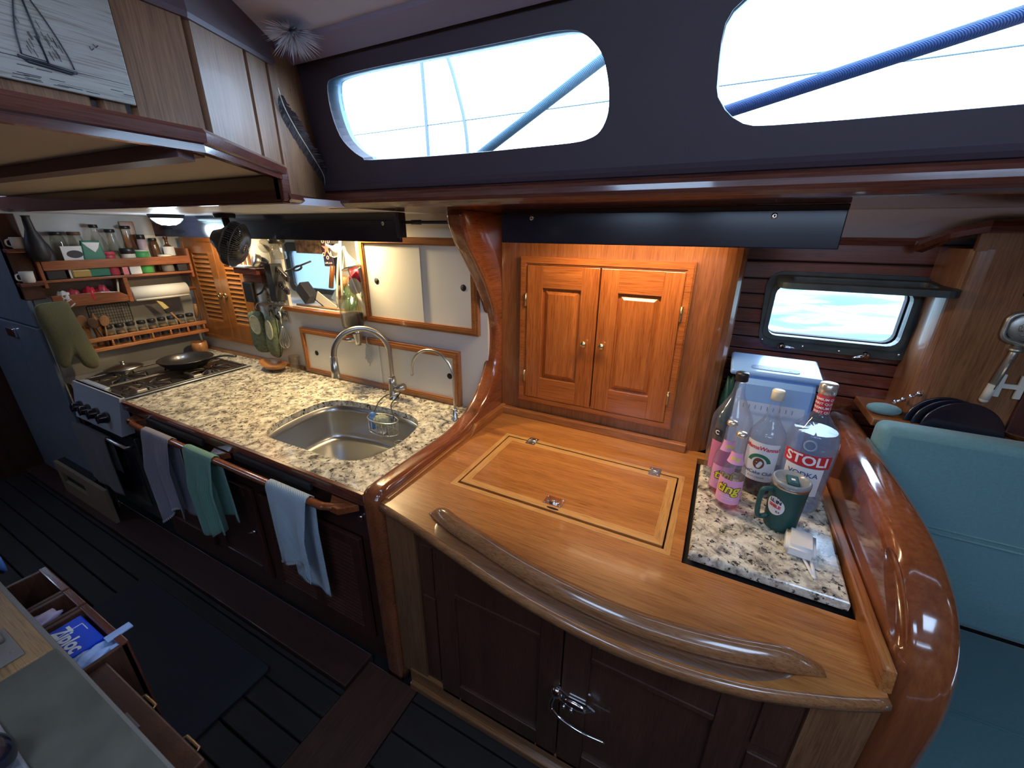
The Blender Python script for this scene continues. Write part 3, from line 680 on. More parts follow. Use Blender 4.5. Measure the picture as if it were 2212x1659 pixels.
# cabinet under the counter
YF = .862
parts('stile', [M().box(-.94, -.815, YF - .006, YF + .02, .08, .89), M().box(.345, .455, YF - .006, YF + .02, .08, .89)], 'nosing_z', ct)
wood('nosing_z', (.16, .07, .032), (.27, .13, .06), 'Z', rough=.4, coat=.3)
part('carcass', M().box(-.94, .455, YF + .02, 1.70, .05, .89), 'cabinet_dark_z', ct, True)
for a_, b_, x0, x1 in ((-.815, -.735, -.80, -.745), (.248, .345, .262, .332)):
    m = M().box(a_, b_, YF + .004, YF + .02, .08, .89)
    for z0, z1 in ((.12, .56), (.60, .80)): m.box(x0, x1, YF - .002, YF + .005, z0, z1, .002)
    part('side_panel', m, 'cabinet_dark_z', ct, True)
for x0, x1, nm in ((-.733, -.249, 0), (-.245, .246, 1)):
    m = M().box(x0, x0 + .085, YF - .012, YF + .012, .085, .885, .003).box(x1 - .075, x1, YF - .012, YF + .012, .085, .885, .003)
    m.box(x0 + .085, x1 - .075, YF - .012, YF + .012, .65, .885, .003).box(x0 + .085, x1 - .075, YF - .012, YF + .012, .085, .17, .003).box(x0 + .07, x1 - .06, YF, YF + .006, .16, .67)
    m.box(x0 + .085, x1 - .075, YF - .016, YF - .002, .632, .652, .003)
    d = part('door', m, 'cabinet_dark_z', ct, True)
    if nm:
        h = M(); X, Z = -.215, .425
        h.prism([(X - .055, Z + .035), (X - .045, Z - .02), (X + .01, Z - .032), (X + .06, Z - .012), (X + .085, Z + .012), (X + .06, Z + .022), (X, Z + .02), (X - .03, Z + .04)], 'y', YF - .022, YF - .012, .003)
        h.sphere((X - .040, YF - .024, Z + .02), .020, (1, .8, 1.1), 14).sphere((X + .02, YF - .022, Z - .002), .020, (2.2, .5, .8), 14)
        h.tube(curve_pts([(X - .045, YF - .03, Z + .01), (X - .05, YF - .04, Z - .03), (X - .02, YF - .045, Z - .055), (X + .05, YF - .048, Z - .065), (X + .13, YF - .045, Z - .060)], 6), [.007] * 12 + [.006] * 8 + [.004] * 5, 8)
        h.sphere((X - .01, YF - .034, Z - .012), .006).sphere((X + .015, YF - .034, Z - .012), .006)
        part('latch_handle', h, 'chrome', d, True)
# wall cupboard above the counter
cb = thing('pantry_cupboard', 'warm teak wall cupboard with two raised-panel doors and brass knobs', 'cupboard', (-.44, 1.745, .93))
b = bmesh.new(); pl = [(-.944, 1.747), (-.03, 1.747), (.0, 1.752), (.028, 1.765), (.050, 1.785), (.064, 1.81), (.07, 1.85), (.07, 2.05), (-.944, 2.05)]
m = M().prism(pl, 'z', .93, 1.908); part('case', m, 'teak_z', cb, True)
def band_frame(m_, x0, x1, z0, z1, w, y0, y1, bev=.004):
    m_.prism([(x0, z0), (x1, z0), (x1 - w, z0 + w), (x0 + w, z0 + w)], 'y', y0, y1, 0).prism([(x0, z1), (x1, z1), (x1 - w, z1 - w), (x0 + w, z1 - w)], 'y', y0, y1, 0)
    m_.prism([(x0, z0), (x0, z1), (x0 + w, z1 - w), (x0 + w, z0 + w)], 'y', y0, y1, 0).prism([(x1, z0), (x1, z1), (x1 - w, z1 - w), (x1 - w, z0 + w)], 'y', y0, y1, 0); return m_
m = band_frame(M(), -.838, -.098, 1.022, 1.727, .035, 1.728, 1.747); band_frame(m, -.832, -.104, 1.028, 1.721, .022, 1.722, 1.728)
part('face_frame', m, 'door_wood_x', cb, True)
for x0, x1, kx in ((-.799, -.464, -.508), (-.458, -.130, -.427)):
    m = M().box(x0, x0 + .078, 1.720, 1.743, 1.052, 1.690, .003).box(x1 - .078, x1, 1.720, 1.743, 1.052, 1.690, .003)
    dd = part('door', m, 'door_wood', cb, True)
    parts('door_rail', [M().box(x0 + .076, x1 - .076, 1.720, 1.743, 1.592, 1.690, .002), M().box(x0 + .076, x1 - .076, 1.720, 1.743, 1.052, 1.160, .002)], 'door_wood_x', dd)
    a, c_, z0, z1 = x0 + .072, x1 - .072, 1.154, 1.598
    def rr(k, y): return [(a + k, y, z0 + k), (c_ - k, y, z0 + k), (c_ - k, y, z1 - k), (a + k, y, z1 - k)]
    v = rr(0, 1.735) + rr(.012, 1.736) + rr(.030, 1.724) + rr(.032, 1.7225)
    f = [(i * 4 + j, i * 4 + (j + 1) % 4, (i + 1) * 4 + (j + 1) % 4, (i + 1) * 4 + j) for i in range(3) for j in range(4)] + [(12, 13, 14, 15)]
    part('raised_panel', M().add(v, f), 'door_wood', dd, True)
    part('knob', M().lathe([(.006, 0), (.006, .012), (.010, .014), (.0145, .018), (.015, .024), (.011, .028), (0, .029)], (kx, 1.720, 1.361), 20, Matrix.Rotation(PI / 2, 4, 'X')), 'brass', dd, True, label='round brass knob')
    hx = x0 - .004 if x0 < -.7 else x1 + .004
    for z in (1.16 if x0 < -.7 else 1.17, 1.535 if x0 < -.7 else 1.53):
        part('hinge', M().box(hx - .005, hx + .005, 1.716, 1.724, z - .03, z + .03, .001, 1).tube([(hx, 1.715, z - .03), (hx, 1.715, z + .03)], .004, 8), 'brass', dd, True)
# hanging valances under the side deck
for x0, x1, y, z0, z1, sc, lb in ((-3.50, -1.335, 1.50, 1.779, 1.885, (-1.43,), 'long black gloss light valance hanging over the galley worktop'),
                                 (-.785, .268, 1.45, 1.790, 1.903, (-.66, .10), 'black gloss light valance hanging in front of the pantry cupboard')):
    t = thing('light_valance', lb, 'valance', ((x0 + x1) / 2, y, z0))
    part('board', M().box(x0, x1, y, y + .016, z0, z1, .003).box(x0, x1, y - .004, y + .02, z1 - .012, z1 + (.022 if x0 < -3 else .0045), .002), 'black_gloss', t, True)
    for s in sc: part('screw', M().lathe([(.009, 0), (.008, .004), (.004, .005), (0, .003)], (s, y, z1 - .025), 14, Matrix.Rotation(PI / 2, 4, 'X')), 'chrome', t, True)
    if x0 < -3:
        part('bracket', M().box(-1.345, -1.325, 1.49, 1.535, 1.80, 1.906, .003), 'black_matte', t, True)
        part('stay_rod', M().tube([(-1.325, 1.51, 1.865), (-1.03, 1.51, 1.864)], .007, 10).tube([(-1.27, 1.51, 1.865), (-1.22, 1.51, 1.865)], .010, 10), 'black_matte', t, True)
# thick curved end board on the right
EB = [(2.05, 1.155), (1.80, 1.160), (1.60, 1.163), (1.40, 1.165), (1.25, 1.162), (1.15, 1.152), (1.06, 1.130), (.99, 1.095), (.935, 1.045), (.900, .985), (.880, .915), (.872, .84), (.872, .70), (.875, .30), (.878, .0)]
pc = [(q.x, q.y) for q in curve_pts([(a, b_, 0) for a, b_ in EB], 3)] + [(2.05, 0.0)]
b = bmesh.new(); va = [b.verts.new((.462, y, z)) for y, z in pc]; vb = [b.verts.new((.572, y, z)) for y, z in pc]; n = len(pc)
b.faces.new(va); b.faces.new(vb[::-1]); [b.faces.new((va[i], vb[i], vb[(i + 1) % n], va[(i + 1) % n])) for i in range(n)]
bmesh.ops.recalc_face_normals(b, faces=b.faces)
es = [e for e in b.edges if any(len(f.verts) > 4 for f in e.link_faces) and all(v.co.y < 2.04 for v in e.verts) and any(v.co.z > .01 for v in e.verts)]
bmesh.ops.bevel(b, geom=es, offset=.042, segments=6, affect='EDGES', profile=.5)
board = M().bm(b, True); me = mkmesh('end_board', board, 'board_wood'); eb = link(bpy.data.objects.new('end_board', me))
cutm = M().sphere((0, 0, 0), 1, (.030, .125, .033), 24); cutm.v = [(Matrix.Translation((.460, 1.005, 1.062)) @ Matrix.Rotation(math.radians(30), 4, 'X') @ Vector(p))[:] for p in cutm.v]; co = link(bpy.data.objects.new('cutter', mkmesh('cutter', cutm, 'board_wood')))
co.rotation_euler = (0, 0, 0); bo = eb.modifiers.new('cut', 'BOOLEAN'); bo.object = co; bo.operation = 'DIFFERENCE'; bo.solver = 'EXACT'
dg = bpy.context.evaluated_depsgraph_get(); dg.update(); me2 = bpy.data.meshes.new_from_object(eb.evaluated_get(dg))
eb.modifiers.clear(); eb.data = me2; bpy.data.objects.remove(co)
me2.transform(Matrix.Translation((-.517, -.89, 0))); eb.location = (.517, .89, 0)
me2.polygons.foreach_set('use_smooth', [True] * len(me2.polygons)); me2.set_sharp_from_angle(angle=math.radians(50)) if hasattr(me2, 'set_sharp_from_angle') else None
tag(eb, 'thick rounded varnished end board with a finger hollow, between counter and teal settee', 'divider')
# ================================================================= GALLEY WALL
def ring_frame(x0, x1, z0, z1, w, y0, y1): return band_frame(M(), x0, x1, z0, z1, w, y0, y1)
for nm, lb, x0, x1, z0, z1, xs, holes in (('sliding_cupboard', 'upper sliding-door cupboard with two cream panels behind the tap', -1.790, -1.040, 1.338, 1.800, -1.40, ((-1.688, 1.572), (-1.128, 1.570))),
                                    ('sliding_cupboard', 'lower sliding-door cupboard with cream panels standing on the granite worktop', -2.405, -1.165, .931, 1.238, -1.75, ((-2.283, 1.078), (-1.236, 1.092)))):
    t = thing(nm, lb, 'cupboard', ((x0 + x1) / 2, 1.70, z0))
    part('frame', ring_frame(x0, x1, z0, z1, .036, 1.672, 1.698), 'frame_teak', t, True)
    part('frame_lip', ring_frame(x0 + .012, x1 - .012, z0 + .012, z1 - .012, .018, 1.666, 1.673), 'frame_teak', t, True)
    a = part('sliding_panel', M().box(x0 + .03, xs + .02, 1.680, 1.685, z0 + .03, z1 - .03), 'cream_door', t, True)
    c = part('sliding_panel', M().box(xs - .02, x1 - .03, 1.688, 1.693, z0 + .03, z1 - .03), 'cream_door', t, True)
    for (hx, hz), pp in zip(holes, (a, c)):
        part('finger_hole', M().lathe([(.016, 0), (.0165, .0015), (.0, .0016)], (hx, 1.680 if pp is a else 1.688, hz), 20, Matrix.Rotation(PI / 2, 4, 'X')), 'dark_void', pp, True)
wood('frame_teak', (.22, .075, .02), (.38, .15, .045), 'X', rough=.3, coat=.5)
# louvred cupboard in the corner
t = thing('louvred_cupboard', 'honey coloured louvred double-door cupboard in the galley corner', 'cupboard', (-3.2, 1.69, 1.045))
part('frame', ring_frame(-3.575, -2.835, 1.04, 1.775, .028, 1.672, 1.699), 'honey_z', t, True)
wood('honey_z', (.24, .075, .015), (.42, .15, .03), 'Z', rough=.28, coat=.5); wood('honey_x', (.28, .088, .017), (.48, .18, .038), 'X', rough=.3, coat=.4)
part('back', M().box(-3.55, -2.86, 1.694, 1.699, 1.06, 1.76), 'dark_void', t, True)
for x0, x1, z0, z1, kx in ((-3.55, -3.185, 1.067, 1.75, -3.215), (-3.182, -2.862, 1.067, 1.75, -3.15)):
    m = M().box(x0, x0 + .085, 1.675, 1.692, z0, z1, .003).box(x1 - .08, x1, 1.675, 1.692, z0, z1, .003).box(x0 + .08, x1 - .075, 1.675, 1.692, z1 - .085, z1, .003).box(x0 + .08, x1 - .075, 1.675, 1.692, z0, z0 + .115, .003)
    d = part('door', m, 'honey_z', t, True)
    m = M(); slats(m, x0 + .082, x1 - .077, z0 + .115, z1 - .085, 1.692, 15); part('louvres', m, 'honey_x', d, True)
    m = M().lathe([(.012, 0), (.016, .004), (.010, .010), (0, .012)], (kx, 1.675, 1.385), 14, Matrix.Rotation(PI / 2, 4, 'X')).tube([(kx + .016 * math.cos(a_), 1.664, 1.385 + .016 * math.sin(a_)) for a_ in [2 * PI * k / 14 for k in range(14)]], .004, 8, closed=True)
    part('ring_pull', m, 'brass', d, True)
# ------------------------------------------------ shelves on the stove bulkhead
XS = -3.47
t = thing('wall_shelf', 'mahogany shelf with high fiddle rail full of jars and bottles on the stove bulkhead', 'shelf', (-3.52, 1.28, 1.53))
part('board', M().box(-3.64, XS + .006, .86, 1.66, 1.530, 1.545, .003), 'shelf_wood', t, True); wood('shelf_wood', (.22, .06, .025), (.38, .13, .05), 'Y', rough=.35, coat=.4)
part('fiddle', M().box(XS - .012, XS + .004, .905, 1.66, 1.597, 1.650, .004), 'shelf_wood', t, True)
for y in (.895, 1.655): part('end_board', M().box(-3.64, XS + .002, y - .008, y + .008, 1.50, 1.70, .003), 'shelf_wood', t, True)
t = thing('bin_shelf', 'small mahogany bin shelf holding red packets below the jar shelf', 'shelf', (-3.52, 1.07, 1.385))
part('front', M().prism([(.895, 1.392), (1.245, 1.392), (1.245, 1.420), (1.20, 1.448), (1.12, 1.455), (.895, 1.455)], 'x', XS - .012, XS + .002, .003), 'shelf_wood', t, True)
part('base', M().box(-3.64, XS, .895, 1.245, 1.385, 1.395), 'shelf_wood', t, True)
part('end_board', M().box(-3.64, XS + .002, 1.245, 1.268, 1.375, 1.53, .003), 'shelf_wood', t, True)
def paper(name, mb, mat, lb, cat, **k): return solo(name, mb, mat, lb, cat, **k)
plain('paper_white', (.78, .76, .70), .7, bump=.1, bscale=150)
t = thing('paper_towel_roll', 'white paper towel roll under the jar shelf', 'roll', (-3.51, 1.42, 1.42))
part('roll', M().tube([(-3.51, 1.278, 1.418), (-3.51, 1.602, 1.418)], .046, 28).tube([(-3.49, 1.285, 1.380), (-3.49, 1.60, 1.380)], .012, 10), 'paper_white', t, True)
part('holder_rod', M().tube([(-3.51, 1.27, 1.418), (-3.51, 1.66, 1.418)], .012, 10), 'shelf_wood', t, True)
# spice rack
t = thing('spice_rack', 'teak spice rack with turned spindles holding a row of small jars', 'rack', (-3.52, 1.31, 1.084))
part('base_board', M().box(-3.64, XS + .006, .97, 1.66, 1.090, 1.112, .004), 'rack_wood', t, True); wood('rack_wood', (.30, .095, .03), (.50, .20, .07), 'Y', rough=.3, coat=.5)
part('rail', M().box(XS - .014, XS + .002, .97, 1.66, 1.150, 1.178, .005), 'rack_wood', t, True)
for k in range(7):
    y = .985 + k * .109; part('spindle', M().lathe([(.007, 0), (.009, .006), (.005, .012), (.009, .020), (.005, .028), (.007, .038)], (XS - .006, y, 1.112), 10), 'rack_wood', t, True)
plain('jar_lid_black', (.02, .02, .022), .3); plain('spice_fill', (.20, .12, .05), .6); plain('label_dark', (.02, .025, .05), .4)
j = thing('spice_jar', 'small glass spice jar with black lid, nearest the wooden spoons', 'jar', (-3.515, 1.105, 1.1125), group='spice jars in the rack')
part('jar_body', M().lathe([(.020, 0), (.0245, .002), (.0255, .01), (.0255, .085), (.020, .100), (.019, .105)], n=18), 'jar_glass', j); glass('jar_glass', (.88, .86, .80), thin=True)
part('filling', M().lathe([(0, .003), (.022, .003), (.023, .080), (0, .082)], n=18, cap=False), 'spice_fill', j)
part('lid', M().lathe([(.0225, .104), (.024, .106), (.024, .124), (.022, .127)], n=18), 'jar_lid_black', j)
part('label', band(M(), .0255, -1.2, 1.2, .012, .068, off=.0006), 'label_dark', j)
m = M()
m = M().grid([[(.0266 * math.cos(.7 * math.sin(a) * 1.0), .0266 * math.sin(.7 * math.sin(a)), .040 + rr * math.cos(a) * .8) for a in [math.radians(q) for q in range(-70, 71, 14)]] for rr in (.018, .022)])
part('label_mark', m, 'label_white', j)
ordn = ['first', 'second', 'third', 'fourth', 'fifth', 'sixth', 'seventh', 'eighth', 'last']
for k in range(1, 9): dup(j, (-3.515, 1.105 + k * .0592, 1.1125), (0, 0, R_.uniform(-.15, .15)), 'small glass spice jar with black lid, %s in the rack counted from the spoons' % ordn[k])
# cooling rack, pastry brush, mills and spoons standing in the rack
m = M().tube([(-3.555, y, z) for y, z in rrect(1.05, 1.262, 1.235, 1.365, .012, 4)], .0028, 6, closed=True)
for k in range(1, 15): y = 1.05 + .212 * k / 15; m.tube([(-3.555, y, 1.236), (-3.555, y, 1.364)], .0012, 5)
for k in range(1, 7): z = 1.235 + .13 * k / 7; m.tube([(-3.555, 1.051, z), (-3.555, 1.261, z)], .0012, 5)
solo('wire_grid', m, 'black_matte', 'black wire grid rack leaning on the bulkhead above the spice jars', 'grid', loc=(-3.555, 1.15, 1.235))
t = thing('pastry_brush', 'pastry brush with pale bristles lying over the last spice jars', 'brush', (-3.50, 1.45, 1.25))
part('bristles', M().prism([(1.395, 1.362), (1.432, 1.345), (1.462, 1.300), (1.430, 1.292)], 'x', -3.51, -3.497, .003), 'bristle', t, True); plain('bristle', (.55, .42, .16), .8)
part('ferrule', M().prism([(1.428, 1.293), (1.463, 1.302), (1.483, 1.275), (1.440, 1.262)], 'x', -3.513, -3.494, .002), 'black_matte', t, True)
part('handle', M().tube([(-3.503, 1.46, 1.27), (-3.50, 1.50, 1.20), (-3.50, 1.515, 1.115)], [.008, .006, .007], 8), 'spoon_wood', t, True)
t = thing('paring_knife', 'knife with brown wooden handle upright at the right end of the spice rack', 'knife', (-3.50, 1.62, 1.12))
part('handle', M().tube([(-3.50, 1.618, 1.20), (-3.50, 1.624, 1.26), (-3.50, 1.628, 1.305)], [.010, .013, .010], 10), 'spoon_wood', t, True)
part('blade', M().prism([(1.605, 1.115), (1.625, 1.115), (1.628, 1.20), (1.608, 1.20)], 'x', -3.502, -3.499), 'steel', t, True)
for k, (y, h) in enumerate(((1.005, .185), (1.066, .20))):
    m = thing('pepper_mill', ('left turned wooden mill behind the spoons in the spice rack', 'right turned wooden mill behind the spoons in the spice rack')[k], 'mill', (-3.545, y, 1.1125), group='wooden mills in the spice rack')
    part('base', M().lathe([(.027, 0), (.028, .01), (.022, .03), (.020, .07), (.024, .11), (.026, .125)], n=20), 'spoon_wood', m)
    part('top', M().lathe([(.025, .127), (.028, .14), (.026, .165), (.014, h - .015), (.008, h), (.010, h + .008), (0, h + .014)], n=20), 'spoon_wood', m)
def spoon(loc, rot, lb, L=.24, dark=False):
    m = M().tube([(0, 0, 0), (0, 0, L * .7)], [.006, .0055], 8)
    b = bmesh.new(); bmesh.ops.create_uvsphere(b, u_segments=16, v_segments=10, radius=1)
    for v in b.verts:
        q = v.co; v.co = Vector((q.x * .008 - (.006 if q.x > 0 else 0) * (1 - q.y * q.y - q.z * q.z), q.y * .026, L * .70 + .034 + q.z * .036))
    m.bm(b, True); o = solo('wooden_spoon', m, 'spoon_dark' if dark else 'spoon_wood', lb, 'spoon', group='wooden spoons in the spice rack'); o.location = loc; o.rotation_euler = rot; return o
wood('spoon_dark', (.05, .025, .012), (.10, .05, .025), 'Z', rough=.5, coat=.1)
spoon((-3.49, 1.075, 1.113), (math.radians(14), 0, 0), 'dark round-bowled wooden spoon standing in the spice rack', .18, True)
spoon((-3.50, 1.075, 1.113), (math.radians(-8), 0, 0), 'light wooden spoon leaning towards the spice jars', .18)
spoon((-3.52, .99, 1.113), (math.radians(-3), 0, 0), 'brown wooden spoon behind the oven mitt', .20)
solo('salad_board', M().prism([(1.09, 1.113), (1.125, 1.113), (1.11, 1.17), (1.085, 1.25), (1.055, 1.25), (1.075, 1.19)], 'x', -3.56, -3.548, .003), 'spoon_wood', 'curved pale wooden spatula blade beside the first spice jar', 'spatula', loc=(-3.55, 1.1, 1.113))
# wooden cup below the rack
solo('wooden_cup', M().lathe([(.030, 0), (.045, .008), (.052, .05), (.048, .09), (.044, .09), (.047, .05), (0, .012)], (-3.50, 1.585, .931), 28, cap=False), 'cup_wood', 'round orange-brown wooden cup in the corner under the spice rack', 'cup', loc=(-3.50, 1.585, .931)); wood('cup_wood', (.30, .12, .04), (.50, .24, .09), 'Z', rough=.35)
# ------------------------------------------------ jars and packets on the top shelf
ZS = 1.5455
def jar(nm, lb, cat, y, r, h, body, lid, rl=None, lh=.02, x=-3.58, z=ZS, shape='jar', cont=None, group=None, ch=.5):
    t = thing(nm, lb, cat, (x, y, z), group=group); rl = rl or r * .8
    if shape == 'jar': pr = [(r * .9, 0), (r, .006), (r, h * .78), (rl, h - lh)]
    elif shape == 'cone': pr = smooth_prof([(r * .95, 0), (r, .02), (r * .96, h * .35), (r * .55, h * .68), (rl * .9, h * .82), (rl * .85, h - lh)], 4)
    else: pr = smooth_prof([(r * .9, 0), (r, .01), (r, h * .55), (r * .7, h * .7), (rl * .8, h * .78), (rl * .8, h - lh)], 4)
    part('body', M().lathe(pr, n=22), body, t)
    part('lid', M().lathe([(rl, h - lh), (rl * 1.08, h - lh + .002), (rl * 1.08, h - .003), (rl, h)], n=22), lid, t)
    if cont: part('contents', M().lathe([(0, .004), (pr[0][0] * .9, .004)] + [(max(.002, rr - .004), zz) for rr, zz in pr if .004 < zz < h * ch] + [(0, h * ch)], n=20, cap=False), cont, t)
    return t
plain('grain_brown', (.28, .17, .09), .8); plain('grain_pale', (.50, .42, .25), .8); plain('brown_lid', (.18, .08, .05), .5); plain('pouch_green', (.02, .17, .11), .45); plain('tin_green', (.08, .36, .10), .4); plain('tin_red', (.45, .05, .08), .4)
plain('jar_amber', (.10, .045, .02), .15, coat=.5); plain('gold_tin', (.45, .33, .12), .35, .5); plain('pink_bag', (.80, .25, .25), .5); plain('cream_lid', (.78, .74, .62), .45); plain('dark_pack', (.02, .022, .03), .5)
jar('storage_jar', 'dark-lidded glass jar behind the white card at the left of the top shelf', 'jar', 1.045, .035, .262, 'jar_glass', 'jar_lid_black', cont='grain_brown', x=-3.595)
jar('storage_jar', 'glass jar with brown lid between the white card and the green pouch', 'jar', 1.125, .035, .262, 'jar_glass', 'brown_lid', cont='grain_pale', x=-3.595)
jar('flask_bottle', 'tall cone-shaped clear bottle with black cap behind the green pouch', 'bottle', 1.222, .060, .305, 'jar_glass', 'jar_lid_black', rl=.020, shape='cone', cont='grain_brown', ch=.45)
jar('flask_bottle', 'short cone-shaped jar of brown grain with black cap, middle of the top shelf', 'bottle', 1.298, .045, .278, 'jar_glass', 'jar_lid_black', rl=.024, shape='cone', cont='grain_pale', x=-3.59)
jar('flask_bottle', 'cone-shaped clear bottle with dark cap in front of the tan board', 'bottle', 1.378, .050, .300, 'jar_glass', 'jar_lid_black', rl=.026, shape='cone', cont='grain_pale', ch=.3)
jar('sauce_bottle', 'pink-labelled bottle with black cap right of the tan board', 'bottle', 1.448, .026, .245, 'label_pinkish', 'jar_lid_black', rl=.022, lh=.03); plain('label_pinkish', (.65, .48, .50), .5)
jar('storage_jar', 'dark small bottle with black cap in front of the white picture card', 'bottle', 1.518, .026, .222, 'jar_amber', 'jar_lid_black', x=-3.595)
jb = jar('round_bottle', 'round dark brown bottle with white paper label, rightmost on the top shelf', 'bottle', 1.588, .036, .235, 'jar_amber', 'jar_amber', rl=.013, shape='bottle', x=-3.575)
part('label', band(M(), .036, -1.3, .9, .105, .165, off=.0008), 'label_white', jb)
jar('low_jar', 'low jar with wide black lid between the cone bottles', 'jar', 1.332, .036, .162, 'cream_lid', 'jar_lid_black', rl=.036, lh=.035, x=-3.522)
jar('round_tin', 'bright green tin with pale rim in the middle of the top shelf', 'tin', 1.408, .038, .150, 'tin_green', 'cream_lid', rl=.038, lh=.010, x=-3.524)
jar('round_tin', 'dark red tin beside the green pouch on the top shelf', 'tin', 1.228, .034, .145, 'tin_red', 'tin_red', rl=.034, x=-3.522)
jar('low_jar', 'dark low jar with cream lid under the round brown bottle', 'jar', 1.532, .036, .115, 'grey_glass', 'cream_lid', rl=.036, lh=.025, x=-3.522); plain('grey_glass', (.22, .20, .18), .2, coat=.5)
solo('oval_card', M().box(-3.492, -3.486, 1.012, 1.118, ZS, 1.728, .002), 'label_white', 'white card with a black oval standing at the left of the top shelf', 'card', loc=(-3.49, 1.06, ZS))
m = M().prism([(1.066 + .036 * math.cos(a), 1.682 + .022 * math.sin(a)) for a in [2 * PI * k / 24 for k in range(24)]], 'x', -3.486, -3.4845); o = solo('oval', m, 'ink_black', None, None); o.parent = bpy.data.objects['oval_card']; o.matrix_parent_inverse = Matrix.Translation((3.49, -1.06, -ZS))
o = thing('green_pouch', 'dark green foil pouch with white triangle flap on the top shelf', 'pouch', (-3.49, 1.15, ZS))
part('pouch', M().prism([(1.100, ZS), (1.200, ZS), (1.205, 1.66), (1.196, 1.756), (1.108, 1.758), (1.098, 1.66)], 'x', -3.505, -3.482, .007), 'pouch_green', o, True)
part('flap', M().prism([(1.112, 1.748), (1.192, 1.746), (1.180, 1.715), (1.160, 1.690), (1.130, 1.722)], 'x', -3.483, -3.4805), 'label_white', o, True)
solo('tan_board', M().box(-3.643, -3.633, 1.375, 1.455, ZS, 1.872, .003), 'honey_z', 'tan wooden board standing against the bulkhead behind the bottles', 'board', loc=(-3.64, 1.41, ZS))
solo('picture_card', M().box(-3.643, -3.639, 1.462, 1.610, ZS, 1.785), 'paper_white', 'pale card standing behind the dark bottles at the right of the top shelf', 'card', loc=(-3.64, 1.53, ZS))
m = M(); m.sphere((-3.52, .955, 1.655), 1, (.045, .035, .11), 18); solo('dark_bag', m, 'dark_pack', 'dark blue-grey bag at the left end of the top shelf', 'bag', loc=(-3.52, .955, ZS))
solo('dark_box', M().box(-3.51, -3.478, .915, .995, ZS, 1.597, .003), 'dark_pack', 'small black box behind the fiddle at the left end of the top shelf', 'box', loc=(-3.5, .95, ZS))
solo('gold_tin', M().box(-3.51, -3.478, 1.022, 1.108, ZS, 1.593, .008), 'gold_tin', 'flat gold tin seen under the fiddle rail', 'tin', loc=(-3.5, 1.06, ZS))
solo('pink_packet', M().box(-3.485, -3.478, 1.262, 1.292, ZS, 1.597, .003), 'pink_bag', 'salmon pink packet seen under the fiddle rail', 'packet', loc=(-3.48, 1.28, ZS))
solo('white_packet', M().box(-3.484, -3.478, 1.300, 1.362, ZS, 1.597, .003), 'paper_white', 'white printed packet seen under the fiddle rail', 'packet', loc=(-3.48, 1.33, ZS))
solo('black_tin', M().box(-3.506, -3.478, 1.574, 1.635, ZS, 1.593, .004), 'dark_pack', 'small black tin at the right end under the fiddle rail', 'tin', loc=(-3.5, 1.6, ZS))
for k, (y, x, mt, lb) in enumerate(((.955, -3.50, 'label_white', 'small white packet with red print in the bin shelf'), (1.00, -3.505, 'tin_red', 'dark red packet in the left half of the bin shelf'), (1.075, -3.50, 'red_bright', 'bright red crinkled packet in the bin shelf'), (1.14, -3.51, 'tin_red', 'red plastic tub at the middle of the bin shelf'))):
    b = bmesh.new(); bmesh.ops.create_icosphere(b, subdivisions=3, radius=1)
    for v in b.verts: q = v.co; kk = 1 + .12 * math.sin(q.x * 6 + q.y * 9 + k) ; v.co = Vector((x + q.x * .035 * kk, y + q.y * .034 * kk, 1.437 + q.z * (.040 + .006 * k) * kk))
    solo('food_packet', M().bm(b, True), mt, lb, 'packet', loc=(x, y, 1.396))
plain('red_bright', (.62, .03, .06), .35)
m = M().tube([(-3.50, 1.205, 1.40), (-3.52, 1.235, 1.52)], .006, 8); solo('white_stick', m, 'cream_lid', 'thin pale stick leaning at the right end of the bin shelf', 'stick', loc=(-3.5, 1.2, 1.4))
# steel sheet behind the rack, lid leaning behind the stove
struct('wall_steel_sheet', M().box(-3.645, -3.639, .86, 1.69, .93, 1.50), 'sheet_steel'); plain('sheet_steel', (.34, .34, .32), .35, .0, coat=.2, var=.12, bscale=14)
solo('saucepan_cover', M().lathe([(0, .012), (.05, .010), (.095, .0), (.10, -.004), (.102, .0), (.09, .006), (.045, .018), (.012, .020), (.010, .032), (.016, .036), (0, .040)], n=36, cap=False), 'steel', 'steel pan lid leaning behind the hob on the left', 'cover').location = (-3.46, 1.10, .965)

# ------------------------------------------------ cooker
t = thing('gas_cooker', 'stainless gas cooker with four black knobs and dark oven door', 'cooker', (-3.15, 1.2, .1))
part('body', M().box(-3.455, -2.855, .875, 1.55, .08, .905, .004), 'oven_dark', t, True); plain('oven_dark', (.03, .032, .036), .3, coat=.4)
part('hob_top', M().box(-3.462, -2.850, .86, 1.572, .905, .917, .003), 'hob_steel', t, True); plain('hob_steel', (.14, .12, .11), .3, .8)
m = M().box(-3.455, -2.852, .848, .866, .905, .952, .003).tube([(-2.852, .85, .940), (-2.852, 1.572, .940)], .004, 8).tube([(-3.458, .85, .940), (-3.458, 1.572, .940)], .004, 8)
m.box(-3.40, -3.10, .868, .895, .93, .955, .003)
part('fiddle_bar', m, 'bright_steel', t, True); plain('bright_steel', (.62, .70, .82), .38, .35)
v = [(-3.455, .842, .952), (-2.852, .842, .952), (-2.862, .800, .730), (-3.455, .800, .730), (-3.455, .862, .952), (-2.852, .862, .952), (-2.862, .862, .730), (-3.455, .862, .730)]
part('control_panel', M().add(v, [(0, 3, 2, 1), (4, 5, 6, 7), (0, 1, 5, 4), (3, 7, 6, 2), (0, 4, 7, 3), (1, 2, 6, 5)]), 'bright_steel', t, True)
